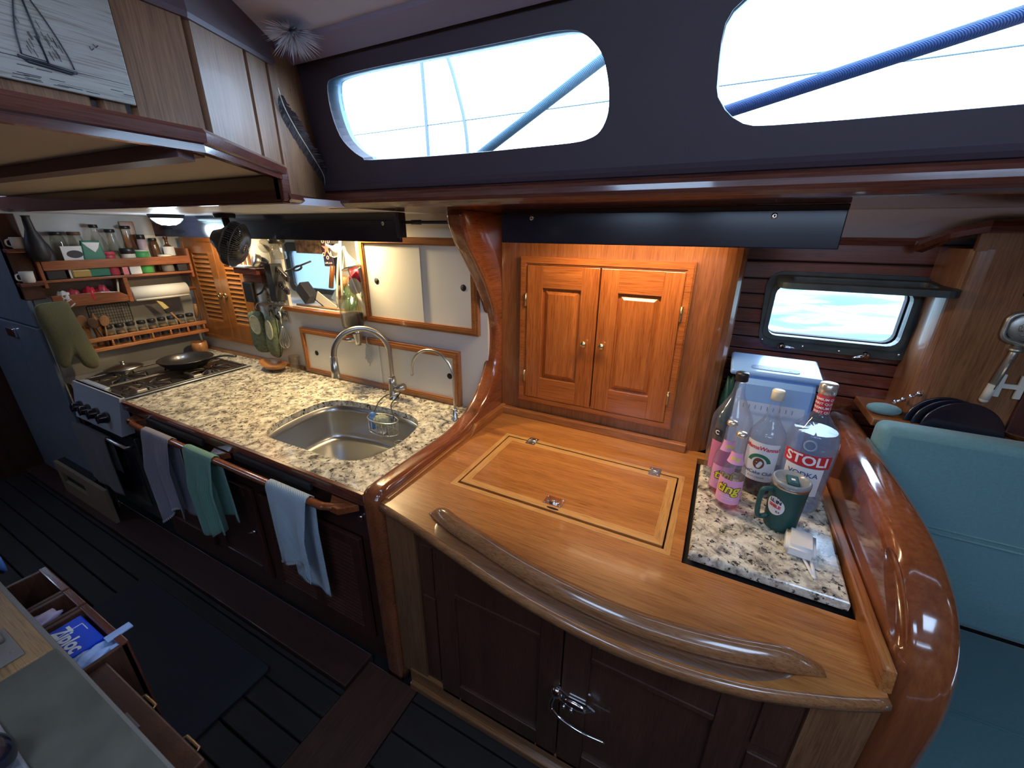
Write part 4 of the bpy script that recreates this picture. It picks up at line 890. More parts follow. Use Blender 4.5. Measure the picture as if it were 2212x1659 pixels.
for x in (-3.36, -3.255, -3.145, -3.02):
    part('knob', M().lathe([(.034, 0), (.036, .008), (.030, .020), (.026, .042), (.022, .046), (0, .047)], (x, .816, .812), 20, Matrix.Rotation(math.radians(80), 4, 'X')).box(x - .006, x + .006, .766, .776, .79, .836, .003), 'black_gloss', t, True)
d = part('oven_door', M().box(-3.44, -2.865, .845, .875, .12, .695, .006), 'oven_dark', t, True)
part('door_glass', M().box(-3.37, -2.93, .841, .846, .22, .58, .002), 'black_gloss', d, True)
part('door_handle', M().tube([(-3.42, .845, .645), (-3.42, .805, .655), (-2.88, .805, .655), (-2.88, .845, .645)], .011, 10), 'steel', d, True)
m = M()
for cx_, cy_ in ((-3.30, 1.03), (-3.01, 1.03), (-3.30, 1.38), (-3.01, 1.38)):
    m.lathe([(.055, 0), (.055, .006), (.038, .008), (.036, .018), (.0, .020)], (cx_, cy_, .917), 24)
part('burner', m, 'black_matte', t, True)
for cx_ in (-3.305, -3.005):
    m = M()
    for cy_ in (1.03, 1.38):
        for a in range(8): aa = a * PI / 4; m.tube([(cx_ + .030 * math.cos(aa), cy_ + .030 * math.sin(aa), .946), (cx_ + .12 * math.cos(aa), cy_ + .12 * math.sin(aa), .946), (cx_ + .125 * math.cos(aa), cy_ + .125 * math.sin(aa), .92)], .0045, 6)
    m.tube([(x_, y_, .946) for x_, y_ in rrect(cx_ - .14, cx_ + .14, .895, 1.53, .02, 3)], .005, 6, closed=True)
    part('pan_support', m, 'grate_iron', t, True)
plain('grate_iron', (.10, .085, .075), .35, .6)
for y in (.93, 1.22):
    part('pot_clamp', M().box(-2.90, -2.865, y, y + .05, .935, .965, .004).box(-3.02, -2.88, y + .016, y + .034, .948, .958, .003), 'steel', t, True)
# frying pan on the back burner
t = thing('frying_pan', 'black frying pan sitting on the rear burners of the hob', 'pan', (-3.16, 1.33, .952))
part('bowl', M().lathe([(0, .002), (.105, .0), (.140, .035), (.155, .055), (.158, .056), (.156, .060), (.150, .058), (.135, .036), (.102, .006), (0, .005)], n=48, cap=False), 'pan_black', t); plain('pan_black', (.022, .022, .024), .28, coat=.3)
part('handle', M().tube(curve_pts([(.130, .06, .048), (.165, .085, .062), (.235, .125, .075), (.30, .16, .07)], 5), .011, 10, flat=.6), 'pan_black', t)
# towel over the oven handle, towels on the rail
def towel(name, lb, mat, xc, w, y_rail, z_rail, r, Lf, Lb, folds=3, amp=.010, flare=0.0, skew=0.0, group=None, jag=0.0, hem=None, seedv=1, pinch=.0):
    rr = random.Random(seedv); ph = rr.uniform(0, 6); nu, nv = 34, 44; pts = []
    tot = Lf + PI * r + Lb
    for j in range(nv + 1):
        s = tot * j / nv; row = []
        for i in range(nu + 1):
            u = i / nu - .5
            drop = max(0, s - Lb - PI * r) if s > Lb + PI * r else max(0, Lb - s)
            k = min(1, drop / .16); fo = amp * k * (math.sin(folds * 2 * PI * (u + .5) + ph) + .4 * math.sin(folds * 4.3 * u + 2 * ph))
            wx = w * (1 - pinch * (1 - k) - .10 * k + flare * k)
            Lx = Lf + jag * math.sin(u * 4 + ph); x = xc + u * wx + skew * k * drop
            if s < Lb: y = y_rail + r + fo * .5; z = z_rail - (Lb - s)
            elif s < Lb + PI * r: a = (s - Lb) / r; y = y_rail + r * math.cos(a); z = z_rail + r * math.sin(a)
            else: q = (s - Lb - PI * r) * Lx / Lf; y = y_rail - r - abs(amp) * k * 1.1 + fo; z = z_rail - q
            row.append((x, y, z))
        pts.append(row)
    t = thing(name, lb, 'towel', (xc, y_rail, z_rail + r), group=group)
    part('cloth', M().grid(pts, True, .0035), mat, t, True)
    if hem:
        P = [tuple(Vector(p) + Vector((0, -.003, 0))) for p in pts[-1]]; P2 = [(x, y, z + .014) for x, y, z in P]
        m = M()
        for i in range(0, nu, 1): m.add([P[i], ((P[i][0] + P[i + 1][0]) / 2, (P[i][1] + P[i + 1][1]) / 2, P[i][2]), ((P2[i][0] + P2[i + 1][0]) / 2, (P2[i][1] + P2[i + 1][1]) / 2, P2[i][2]), P2[i]], [(0, 1, 2, 3)])
        part('stitched_hem', m, hem, t, True)
    return t
def cloth(name, c, stripe=0, dirn='X', w=60, c2=None):
    m, t, b = nmat(name); N = t.nodes.new; L = t.links.new; b.inputs['Roughness'].default_value = .9; b.inputs['Sheen Weight'].default_value = .2
    tc = N('ShaderNodeTexCoord'); wv = N('ShaderNodeTexWave'); wv.bands_direction = dirn; wv.inputs['Scale'].default_value = w; wv.inputs['Distortion'].default_value = .6
    L(tc.outputs['Object'], wv.inputs['Vector']); bp = N('ShaderNodeBump'); bp.inputs['Strength'].default_value = .6; bp.inputs['Distance'].default_value = .002; L(wv.outputs['Fac'], bp.inputs['Height']); L(bp.outputs[0], b.inputs['Normal'])
    cr = N('ShaderNodeValToRGB'); cr.color_ramp.elements[0].color = (*[x * .78 for x in c], 1); cr.color_ramp.elements[1].color = (*(c2 or c), 1); L(wv.outputs['Fac'], cr.inputs['Fac']); L(cr.outputs[0], b.inputs['Base Color'])
cloth('towel_grey', (.10, .09, .10), w=40); cloth('towel_lilac', (.33, .32, .40), w=50); cloth('towel_green', (.17, .38, .31), dirn='X', w=55); cloth('towel_blue', (.34, .44, .54), dirn='DIAGONAL', w=60, c2=(.50, .62, .72)); plain('hem_white', (.70, .76, .84), .8)
towel('oven_towel', 'dark grey towel hung over the oven door handle', 'towel_grey', -3.33, .46, .805, .655, .017, .40, .25, 2, .004, seedv=3)
towel('tea_towel', 'lilac grey tea towel, leftmost on the wooden grab rail', 'towel_lilac', -2.345, .25, .783, .875, .022, .46, .47, 2, .016, flare=.15, jag=.07, hem='hem_white', seedv=5, group='towels on the grab rail')
towel('tea_towel', 'sea green ribbed towel in the middle of the grab rail', 'towel_green', -1.975, .225, .783, .875, .022, .40, .33, 2.4, .017, flare=.30, jag=.05, skew=.05, seedv=9, group='towels on the grab rail')
towel('tea_towel', 'pale blue woven towel nearest the corner post on the grab rail', 'towel_blue', -1.365, .235, .783, .875, .022, .36, .50, 1.6, .015, flare=.05, jag=-.03, hem='hem_white', seedv=4, group='towels on the grab rail')
# ================================================================= TALL FRIDGE, MITT, BASE BOARD
t = thing('tall_fridge', 'tall dark steel fridge at the far left with a silver latch', 'fridge', (-4.05, 1.1, 0))
part('body', M().box(-4.65, -3.69, .822, 1.60, .02, 1.84, .006), 'fridge_side', t, True); plain('fridge_side', (.02, .022, .03), .35)
for z0, z1 in ((.05, 1.275), (1.285, 1.82)): part('door', M().box(-4.62, -3.505, .80, .82, z0, z1, .006), 'fridge_steel_sheen', t, True)
plain('fridge_steel_sheen', (.18, .23, .30), .30, .2, bump=.06, bscale=60, var=.12)  # daylight reflected in the steel is put into this blue-grey colour
part('latch', M().box(-4.02, -3.90, .782, .802, 1.18, 1.235, .006), 'chrome', t, True)
solo('cooker_post', M().box(-3.505, -3.464, .825, .835, .0, .93, .002), 'mahogany_z', 'dark wooden upright between the fridge and the cooker', 'post', loc=(-3.48, .86, 0))
t = thing('base_locker', 'low beige locker front with dark slot under the cooker', 'locker', (-3.65, .76, 0))
part('front', M().box(-4.05, -3.27, .74, .76, .002, .12, .002).box(-4.05, -3.98, .74, .76, .12, .27, .002).box(-3.98, -3.27, .74, .76, .20, .27, .002).box(-3.60, -3.27, .74, .76, .12, .20), 'beige_board', t, True); plain('beige_board', (.24, .18, .12), .6)
part('slot', M().box(-4.05, -3.47, .762, .80, .002, .27), 'dark_void', t, True)
t = thing('oven_mitt', 'olive green quilted oven mitt hanging at the left end of the shelves', 'mitt', (-3.44, .89, 1.42))
out = [(-.062, .0), (-.085, -.03), (-.090, -.10), (-.080, -.19), (-.078, -.27), (-.082, -.33), (-.066, -.375), (-.040, -.372), (-.022, -.335), (-.005, -.315), (.010, -.335), (.025, -.385), (.055, -.415), (.088, -.405), (.098, -.36), (.085, -.26), (.070, -.14), (.055, -.04), (.045, .0)]
oc = [(p.x, p.y) for p in curve_pts([(a, b_, 0) for a, b_ in out], 4, True)]; n = len(oc); cx_, cz_ = 0.0, -.19
m = M(); v = []; rs = [(1, .0), (.985, .012), (.93, .020), (.75, .030), (.4, .034), (.02, .035)]
for sg in (1, -1):
    v = [(sg * h, cx_ + (x - cx_) * k, cz_ + (z - cz_) * k) for k, h in rs for x, z in oc]
    m.add(v, [(i * n + q, i * n + (q + 1) % n, (i + 1) * n + (q + 1) % n, (i + 1) * n + q) for i in range(len(rs) - 1) for q in range(n)] + [tuple((len(rs) - 1) * n + q for q in range(n))], True)
part('mitt_body', m, 'mitt_olive', t); m_, tt, bb = nmat('mitt_olive'); bb.inputs['Base Color'].default_value = (.15, .15, .085, 1); bb.inputs['Roughness'].default_value = .9
ck = tt.nodes.new('ShaderNodeTexVoronoi'); ck.inputs['Scale'].default_value = 130; tc = tt.nodes.new('ShaderNodeTexCoord'); tt.links.new(tc.outputs['Object'], ck.inputs['Vector']); bp = tt.nodes.new('ShaderNodeBump'); bp.inputs['Strength'].default_value = .6; bp.inputs['Distance'].default_value = .002; tt.links.new(ck.outputs['Distance'], bp.inputs['Height']); tt.links.new(bp.outputs[0], bb.inputs['Normal'])
part('hanging_loop', M().tube([(0, .045, -.005), (0, .075, .012), (0, .085, -.015), (0, .058, -.035)], .004, 6), 'label_white', t)
part('piping', M().tube([(.004, x * 1.0, z * 1.0) for x, z in oc], .004, 6, closed=True), 'mitt_edge', t); plain('mitt_edge', (.20, .20, .12), .8)
t = thing('wall_basket', 'dark hanging rack of jars and packets at the far left beside the fridge', 'rack', (-3.50, .84, 1.45))
part('back', M().box(-3.575, -3.50, .80, .885, 1.44, 1.90, .004), 'mahogany_z', t, True)
for z in (1.52, 1.70): part('tray', M().box(-3.50, -3.44, .79, .885, z, z + .02, .003), 'mahogany_y', t, True)
for k, (y, z, mt, lb) in enumerate(((.835, 1.54, 'label_white', 'white mug on the lower tray of the dark hanging rack'), (.85, 1.72, 'label_white', 'white mug on the upper tray of the dark hanging rack'))):
    m = thing('white_mug', lb, 'mug', (-3.47, y, z), group='mugs on the hanging rack')
    part('cup', M().lathe([(.022, 0), (.026, .004), (.028, .06), (.026, .06), (.023, .006), (0, .005)], n=24, cap=False), mt, m)
    part('mug_handle', M().tube(curve_pts([(.0, -.026, .012), (.0, -.042, .018), (.0, -.042, .042), (.0, -.027, .050)], 4), .004, 8), mt, m)
m = M().lathe([(.03, 0), (.045, .03), (.042, .10), (.02, .17), (.016, .23), (.02, .24), (0, .24)], n=24); o = solo('dark_vase', m, 'dark_pack', 'tall dark bottle with cork stopper standing at the left end of the jar shelf', 'bottle'); o.location = (-3.43, .905, 1.651)
# ================================================================= THINGS HANGING AND STANDING IN THE GALLEY
# fan
t = thing('cabin_fan', 'black cage fan hanging under the galley valance', 'fan', (-2.33, 1.36, 1.90))
part('mount', M().lathe([(.045, 1.885), (.050, 1.89), (.050, 1.906)], (-2.40, 1.36, 0), 20).tube([(-2.40, 1.36, 1.885), (-2.37, 1.35, 1.84)], .018, 10), 'black_matte', t, True)
T = Matrix.Translation((-2.29, 1.32, 1.755)) @ Matrix.Rotation(math.radians(38), 4, 'Z') @ Matrix.Rotation(math.radians(112), 4, 'Y') @ Matrix.Scale(1.14, 4)
def tf(m): m.v = [(T @ Vector(p))[:] for p in m.v]; return m
part('motor', tf(M().lathe([(.0, -.095), (.030, -.09), (.050, -.06), (.088, -.028), (.090, -.022), (.02, -.012)], n=32)), 'black_matte', t, True)
m = M()
for k in range(60):
    a = 2 * PI * k / 60; c_, s_ = math.cos(a), math.sin(a)
    m.tube([(.018 * c_, .018 * s_, .040), (.07 * c_, .07 * s_, .036), (.098 * c_, .098 * s_, .012), (.098 * c_, .098 * s_, -.02), (.06 * c_, .06 * s_, -.045)], .0021, 5)
for r0, z in ((.098, .012), (.098, -.02), (.018, .040), (.06, -.045)): m.tube([(r0 * math.cos(a), r0 * math.sin(a), z) for a in [2 * PI * k / 40 for k in range(40)]], .0028, 6, closed=True)
part('cage', tf(m), 'cage_blue_sheen', t, True); plain('cage_blue_sheen', (.035, .045, .075), .25, coat=.5)  # bluish reflection on the black ribs is put into the colour
m = M()
for k in range(3):
    a0 = 2 * PI * k / 3; m.grid([[(r0 * math.cos(a0 + s_ * .9 * r0 / .09), r0 * math.sin(a0 + s_ * .9 * r0 / .09), -.01 + .022 * s_) for s_ in (0, .33, .66, 1)] for r0 in (.015, .035, .055, .075, .088)], True, .0015)
m.lathe([(.02, -.02), (.02, .015), (.01, .022), (0, .023)], n=20); part('blades', tf(m), 'black_gloss', t, True)
# round dome lamp on the deckhead
t = thing('dome_lamp', 'round ribbed dome lamp glowing cool white under the galley deckhead', 'lamp', (-3.0, 1.37, 1.906))
part('base', M().lathe([(.085, -.020), (.088, -.010), (.088, 0)], (-3.0, 1.37, 1.907), 36), 'black_matte', t, True)
d = part('dome', M().lathe([(0, -.060), (.030, -.056), (.055, -.044), (.072, -.028), (.078, -.018)], (-3.0, 1.37, 1.907), 40), 'dome_glow', t, True)
plain('dome_glow', (.8, .9, 1), .3, emit=(.62, .88, 1.0), es=6.0)
m = M()
for k in range(28): a = 2 * PI * k / 28; m.tube([(-3.0 + rr_ * math.cos(a), 1.37 + rr_ * math.sin(a), 1.907 + z) for rr_, z in ((.032, -.0565), (.056, -.045), (.073, -.029))], .0016, 5)
part('rib', m, 'dome_rib', d, True); plain('dome_rib', (.4, .55, .6), .3)
lp = bpy.data.lights.new('dome_lamp_light', 'POINT'); lp.energy = 4.0; lp.color = (.75, .9, 1); lp.shadow_soft_size = .06; lo = bpy.data.objects.new('dome_lamp_light', lp); lo.location = (-3.0, 1.37, 1.82); C.objects.link(lo)
# taps
t = thing('kitchen_tap', 'brushed steel gooseneck kitchen tap with pull-down head beside the sink', 'tap', (-1.565, 1.595, .93))
bx, by = -1.565, 1.595; dx, dy = -.205, -.195
m = M().lathe([(.030, 0), (.030, .004), (.024, .010), (.023, .09), (.019, .13)], (bx, by, .9305), 28)
P = [(bx, by, .93 + .12), (bx, by, 1.13), (bx, by, 1.20)]
for k in range(1, 15):
    a = PI * k / 15 * 1.02; s = .5 - .5 * math.cos(a); P.append((bx + dx * s, by + dy * s, 1.20 + .145 * math.sin(a)))
P += [(bx + dx * 1.01, by + dy * 1.01, 1.19)]; m.tube(curve_pts(P, 3), .0145, 16)
part('spout', m, 'brushed_steel', t, True)
part('spray_head', M().tube([(bx + dx * 1.01, by + dy * 1.01, 1.205), (bx + dx * 1.015, by + dy * 1.015, 1.12), (bx + dx * 1.02, by + dy * 1.02, 1.085)], [.017, .021, .022], 18).box(bx + dx - .026, bx + dx - .016, by + dy - .008, by + dy + .004, 1.13, 1.16, .002), 'steel', t, True)
part('lever', M().tube([(bx + .01, by, .99), (bx + .045, by + .004, 1.0), (bx + .075, by + .008, 1.015)], [.020, .021, .019], 16).tube([(bx + .06, by - .02, .985), (bx + .02, by - .055, .960)], [.006, .0045], 8), 'brushed_steel', t, True)
t = thing('filter_tap', 'slim gooseneck filter tap near the divider board', 'tap', (-1.098, 1.53, .93)); bx, by = -1.098, 1.53
P = [(bx, by, .98), (bx, by, 1.15)]
for k in range(1, 14): a = PI * k / 13.2; P.append((bx - .13 * (1 - math.cos(a)), by, 1.15 + .128 * math.sin(a)))
P.append((bx - .262, by, 1.135)); part('spout', M().tube(curve_pts(P, 3), .0068, 12).sphere((bx - .262, by, 1.132), .008, (1, 1, 1.4), 10), 'steel', t, True)
part('base', M().lathe([(.021, 0), (.021, .004), (.012, .008), (.012, .055), (.009, .06)], (bx, by, .9305), 20), 'steel', t, True)
part('lever', M().tube([(bx + .008, by - .004, .975), (bx + .040, by - .02, .978)], [.005, .004], 8), 'chrome', t, True)
solo('blanking_disc', M().lathe([(.028, 0), (.029, .002), (.024, .004), (0, .005)], n=24), 'steel', 'flat round steel blanking cap in the granite behind the sink', 'disc').location = (-1.73, 1.52, .9302)
# wire caddy hung from the tap, with a sponge and a brush
t = thing('sink_caddy', 'steel wire caddy hanging from the tap into the sink', 'caddy', (-1.45, 1.40, .90))
m = M(); E_ = [(-1.47 + .095 * math.cos(a), 1.40 + .05 * math.sin(a)) for a in [2 * PI * k / 32 for k in range(32)]]
m.tube([(x, y, .905) for x, y in E_], .004, 8, closed=True).tube([(x, y, .835) for x, y in E_], .0022, 6, closed=True)
for k in range(0, 32, 2): m.tube([(E_[k][0], E_[k][1], .905), (E_[k][0] + .0, E_[k][1], .835), (-1.47, E_[k][1] * .2 + 1.40 * .8, .815)], .0016, 5)
m.tube([(-1.36 + .022 * math.cos(a), 1.385 + .022 * math.sin(a), .80) for a in [2 * PI * k / 20 for k in range(20)]], .002, 6, closed=True)
part('wire_basket', m, 'steel', t, True)
part('cord', M().tube(curve_pts([(-1.545, 1.40, .905), (-1.585, 1.50, .945), (-1.60, 1.585, .95), (-1.555, 1.63, .955), (-1.53, 1.585, .95), (-1.50, 1.50, .94), (-1.42, 1.43, .905)], 6), .003, 8), 'black_matte', t, True)
b = bmesh.new(); bmesh.ops.create_icosphere(b, subdivisions=4, radius=1)
for v in b.verts: q = v.co; k = 1 + .10 * math.sin(q.x * 13 + 1) * math.sin(q.y * 11) + .06 * math.sin(q.z * 23 + q.x * 17); v.co = Vector((-1.475 + q.x * .042 * k, 1.395 + q.y * .036 * k, .895 + q.z * .034 * k))
solo('scrubbing_sponge', M().bm(b, True), 'sponge_green', 'pale green scrunched sponge in the wire caddy', 'sponge', loc=(-1.475, 1.395, .87)); plain('sponge_green', (.34, .38, .28), .9, bump=1.0, bscale=160)
solo('blue_brush', M().tube([(-1.535, 1.395, .84), (-1.535, 1.395, .915)], .018, 14).sphere((-1.535, 1.395, .915), .018), 'blue_plastic', 'blue plastic scrubber at the left end of the wire caddy', 'brush', loc=(-1.535, 1.395, .84)); plain('blue_plastic', (.10, .25, .62), .35)
m = M().box(-.055, .055, -.085, .085, 0, .05, .02, 3); o = solo('plastic_tub', m, 'tub_clear', 'translucent plastic tub lying in the sink', 'tub'); plain('tub_clear', (.62, .62, .56), .35, trans=.3); o.location = (-1.315, 1.12, .701); o.rotation_euler = (0, 0, -.25)
solo('green_scourer', M().box(-.05, .05, -.03, .03, 0, .012, .004), 'ink_green', 'dark green scouring pad on the sink floor', 'pad').location = (-1.50, 1.10, .699)
# wooden bowl and clear glass by the wall
b = [(0, .006), (.06, .004), (.10, .016), (.125, .040), (.128, .042), (.122, .041), (.095, .022), (.055, .011), (0, .011)]
m = M().lathe([(r_ * 1, z) for r_, z in b], n=40, cap=False); m.v = [(x * 1.05, y * .55, z + abs(x) * .10) for x, y, z in m.v]
o = solo('wooden_bowl', m, 'cup_wood', 'boat-shaped wooden bowl on the granite by the galley wall', 'bowl'); o.location = (-2.64, 1.60, .930); o.rotation_euler = (0, 0, -.12)
solo('drinking_glass', M().lathe([(.030, 0), (.032, .002), (.036, .11), (.034, .11), (.029, .006), (0, .005)], n=28, cap=False), 'jar_glass', 'clear drinking glass beside the wooden bowl', 'glass').location = (-2.475, 1.645, .9302)
# clear dispenser with dark liquid on the wall, chainmail scrubber under it
t = thing('wall_dispenser', 'clear wall dispenser half full of dark liquid above the tap', 'dispenser', (-1.85, 1.64, 1.25))
part('cylinder', M().lathe([(.052, 1.30), (.060, 1.32), (.066, 1.47), (.070, 1.475), (.070, 1.482), (.064, 1.482), (.058, 1.32), (.0, 1.303)], (-1.85, 1.625, 0), 32, cap=False), 'jar_glass', t, True)
part('liquid', M().lathe([(0, 1.306), (.054, 1.308), (.060, 1.385), (0, 1.386)], (-1.85, 1.625, 0), 32, cap=False), 'dark_liquid', t, True); plain('dark_liquid', (.004, .004, .018), .5, spec=.1)
part('neck', M().lathe([(.030, 1.30), (.026, 1.27), (.018, 1.23), (.016, 1.205)], (-1.83, 1.625, 0), 20).tube([(-1.83, 1.62, 1.24), (-1.88, 1.59, 1.235)], .012, 10), 'steel', t, True)
t = thing('chainmail_scrubber', 'steel chainmail scrubber hanging over the lower cupboard frame', 'scrubber', (-1.80, 1.655, 1.20))
m = M()
for r_i in range(13):
    wdt = 3 + int(4 * math.sin(min(1, r_i / 8) * PI / 2)) if r_i < 9 else max(1, 7 - (r_i - 8) * 2)
    for k in range(wdt):
        x = -1.79 + (k - (wdt - 1) / 2) * .0085 + (r_i % 2) * .003; z = 1.205 - r_i * .0105
        a0 = R_.uniform(-.6, .6); m.tube([(x + .005 * math.cos(a), 1.655 + .003 * math.sin(a + a0), z + .0065 * math.sin(a)) for a in [2 * PI * q / 8 for q in range(8)]], .0017, 4, closed=True)
part('rings', m, 'steel', t, True); part('hanging_hook', M().tube([(-1.79, 1.655, 1.21), (-1.80, 1.66, 1.245), (-1.79, 1.668, 1.25)], .002, 6), 'steel', t, True)
# hooks, mitts and whisk on the post beside the recess
t = thing('hook_rail', 'steel hook rail on the wall left of the recess', 'hook', (-2.66, 1.69, 1.36))
part('rail', M().box(-2.86, -2.50, 1.688, 1.70, 1.352, 1.368, .002), 'steel', t, True)
for x in (-2.80, -2.68, -2.54): part('hook_arm', M().tube(curve_pts([(x, 1.69, 1.36), (x, 1.67, 1.355), (x, 1.655, 1.335), (x, 1.66, 1.32)], 3), .003, 6), 'steel', t, True)
def potmitt(lb, loc, rot, s=1.0):
    t = thing('pot_mitt', lb, 'mitt', loc, rot, group='sage green pot mitts')
    out = [(-.05, 0), (-.062, -.05), (-.075, -.13), (-.085, -.22), (-.06, -.275), (-.01, -.285), (.03, -.275), (.05, -.22), (.052, -.12), (.048, -.04), (.04, 0)]
    oc = [(p.x * s, p.y * s) for p in curve_pts([(a, b_, 0) for a, b_ in out], 3, True)]; n = len(oc); m = M(); rs = [(1, .002), (.96, .013), (.8, .024), (.4, .028), (.02, .029)]; cz_ = -.15
    for sg in (1, -1):
        v = [(x * k, sg * h, cz_ + (z - cz_) * k) for k, h in rs for x, z in oc]
        m.add(v, [(i * n + q, i * n + (q + 1) % n, (i + 1) * n + (q + 1) % n, (i + 1) * n + q) for i in range(len(rs) - 1) for q in range(n)] + [tuple((len(rs) - 1) * n + q for q in range(n))], True)
    part('mitt_body', m, 'mitt_sage', t)
    ov = [(.038 * math.cos(a) * s, -.028, -.085 * s + .062 * math.sin(a) * s) for a in [2 * PI * k / 24 for k in range(24)]]
    part('pocket', M().add([(x, y - .001, z) for x, y, z in ov], [tuple(range(24))]), 'mitt_pale', t); part('trim', M().tube(ov, .0045, 6, closed=True), 'mitt_pale', t)
    part('loop', M().tube([(0, 0, -.005), (.0, 0, .035)], .003, 6), 'mitt_pale', t)
    return t
plain('mitt_sage', (.11, .14, .085), .9, bump=.4, bscale=200, var=.35); plain('mitt_pale', (.42, .42, .30), .85, var=.2, bscale=120)
potmitt('sage green pot mitt, left one of the pair hanging by the louvred cupboard', (-2.80, 1.645, 1.305), (0, math.radians(-6), .25))
potmitt('sage green pot mitt, right one of the pair hanging by the recess', (-2.615, 1.635, 1.29), (0, math.radians(5), -.1))
t = thing('balloon_whisk', 'steel balloon whisk hanging on the wall under the recess', 'whisk', (-2.54, 1.65, 1.33), (0, math.radians(8), 0))
part('whisk_handle', M().tube([(0, 0, 0), (.01, 0, -.09)], .007, 10), 'steel', t)
m = M()
for k in range(6):
    a = PI * k / 6; c_, s_ = math.cos(a), math.sin(a)
    m.tube(curve_pts([(.01, 0, -.09), (.015 + .018 * c_, .018 * s_, -.14), (.02 + .034 * c_, .030 * s_, -.20), (.024 + .02 * c_, .018 * s_, -.238), (.026, 0, -.245), (.024 - .02 * c_, -.018 * s_, -.238), (.02 - .034 * c_, -.030 * s_, -.20), (.015 - .018 * c_, -.018 * s_, -.14), (.01, 0, -.09)], 3), .0014, 5)
part('wires', m, 'steel', t)
t = thing('key_holder', 'small wooden holder with a black phone-sized device above the mitts', 'holder', (-2.72, 1.62, 1.50))
part('back_board', M().box(-2.86, -2.62, 1.60, 1.67, 1.56, 1.60, .004).box(-2.86, -2.66, 1.65, 1.68, 1.50, 1.62, .004), 'mahogany_x', t, True)
part('top_plate', M().box(-2.87, -2.70, 1.585, 1.68, 1.60, 1.612, .003), 'white_plastic', t, True)
solo('black_device', M().box(-2.825, -2.735, 1.615, 1.638, 1.375, 1.505, .005), 'black_matte', 'black phone-like device hanging under the small wooden holder', 'device', loc=(-2.78, 1.63, 1.375))
for k in range(6):
    m = M().box(-.008, .008, -.003, .003, 0, .085 - .006 * (k % 3), .001); o = solo('wooden_peg', m, 'honey_z' if k % 2 else 'cream_lid', 'thin wooden slat in the bundle on the white plate, %s from the left' % ordn[k], 'slat', group='wooden slats on the holder'); o.location = (-2.85 + k * .024, 1.64, 1.6125); o.rotation_euler = (0, math.radians(R_.uniform(-4, 4)), 0)
# wall clock-like cream plate and spotlight lamp
m = M().lathe([(0, .0), (.085, .0), (.095, .008), (.088, .012), (.0, .010)], n=40); o = solo('cream_plate', m, 'cream_lid', 'cream round plate hung on the wall behind the small spotlight', 'plate'); o.rotation_euler = (PI / 2, 0, 0); o.location = (-2.68, 1.695, 1.66)
t = thing('reading_spotlight', 'small black and steel spotlight on a flexible arm', 'lamp', (-2.58, 1.66, 1.62))
T = Matrix.Translation((-2.575, 1.60, 1.645)) @ Matrix.Rotation(math.radians(70), 4, 'X') @ Matrix.Rotation(math.radians(-15), 4, 'Y')
part('head', tf(M().lathe([(.022, -.05), (.032, -.03), (.036, .02), (.030, .03), (.0, .028)], n=24)), 'black_gloss', t, True)
part('shade', tf(M().lathe([(.037, -.005), (.041, .0), (.041, .026), (.037, .03)], n=24)), 'steel', t, True)
part('arm', M().tube(curve_pts([(-2.575, 1.63, 1.62), (-2.60, 1.66, 1.55), (-2.70, 1.665, 1.45), (-2.76, 1.66, 1.42)], 6), .006, 8), 'black_matte', t, True)
jar('hanging_jar', 'clear round jar with black base hanging beside the spotlight', 'jar', 1.665, .042, .12, 'jar_glass', 'jar_lid_black', rl=.042, lh=.03, x=-2.46, z=1.66)
# things in the recess
t = thing('knife_block', 'dark tilted knife block in the left of the recess', 'block', (-2.40, 1.80, 1.366))
T = Matrix.Translation((-2.37, 1.79, 1.375)) @ Matrix.Rotation(math.radians(-42), 4, 'Y')
part('block', tf(M().box(-.04, .04, -.035, .035, .03, .15, .005)), 'dark_pack', t, True)
for k, (oz, ox, L_) in enumerate(((.012, -.02, .21), (-.02, .03, .16))):
    m = thing('chef_knife', ('longer black riveted knife in the tilted block', 'shorter black riveted knife in the tilted block')[k], 'knife', (0, 0, 0), group='knives in the tilted block')
    T = Matrix.Translation((-2.50 + k * .0, 1.665, 1.602 - k * .092)) @ Matrix.Rotation(math.radians(105), 4, 'Y') @ Matrix.Rotation(math.radians(20), 4, 'X')
    m.location = T.translation
    part('knife_handle', tf(M().box(-.018, .018, -.010, .010, .0, L_, .007, 3)), 'black_gloss', m, True)
    part('bolster', tf(M().box(-.014, .014, -.010, .010, -.012, .0, .002)), 'chrome', m, True)
    part('rivets', tf(M().sphere((0, -.009, .03), .004, n=8).sphere((0, -.009, .065), .004, n=8).sphere((0, -.009, .10), .004, n=8)), 'chrome', m, True)
    part('blade', tf(M().box(-.013, .010, -.0015, .0015, -.06, -.012)), 'steel', m, True)
m = M().box(-.075, .075, -.004, .004, 0, .10, .001); o = solo('postcard', m, 'postcard_blue', 'pale blue postcard leaning in the recess behind the knives', 'card', group=None); o.location = (-2.15, 1.80, 1.385); o.rotation_euler = (math.radians(-15), math.radians(28), 0); plain('postcard_blue', (.50, .68, .80), .3, coat=.3)
t = thing('open_booklet', 'open booklet with dark border lying in the recess', 'booklet', (-2.20, 1.76, 1.37), (0, math.radians(28), 0))
part('cover', M().box(-.10, .10, -.03, .05, 0, .008), 'black_gloss', t); part('page', M().box(-.085, .09, -.034, -.030, .01, .07), 'cream_door', t)
b = bmesh.new(); bmesh.ops.create_icosphere(b, subdivisions=3, radius=1)
for v in b.verts: q = v.co; k = 1 + .16 * math.sin(q.x * 5 + q.y * 7); v.co = Vector((-2.04 + q.x * .07 * k, 1.77 + q.y * .03, 1.405 + q.z * .035 * k))
solo('blue_mask', M().bm(b, True), 'mask_blue', 'crumpled light blue face mask in the recess', 'mask', loc=(-2.04, 1.77, 1.366)); plain('mask_blue', (.25, .62, .80), .7)
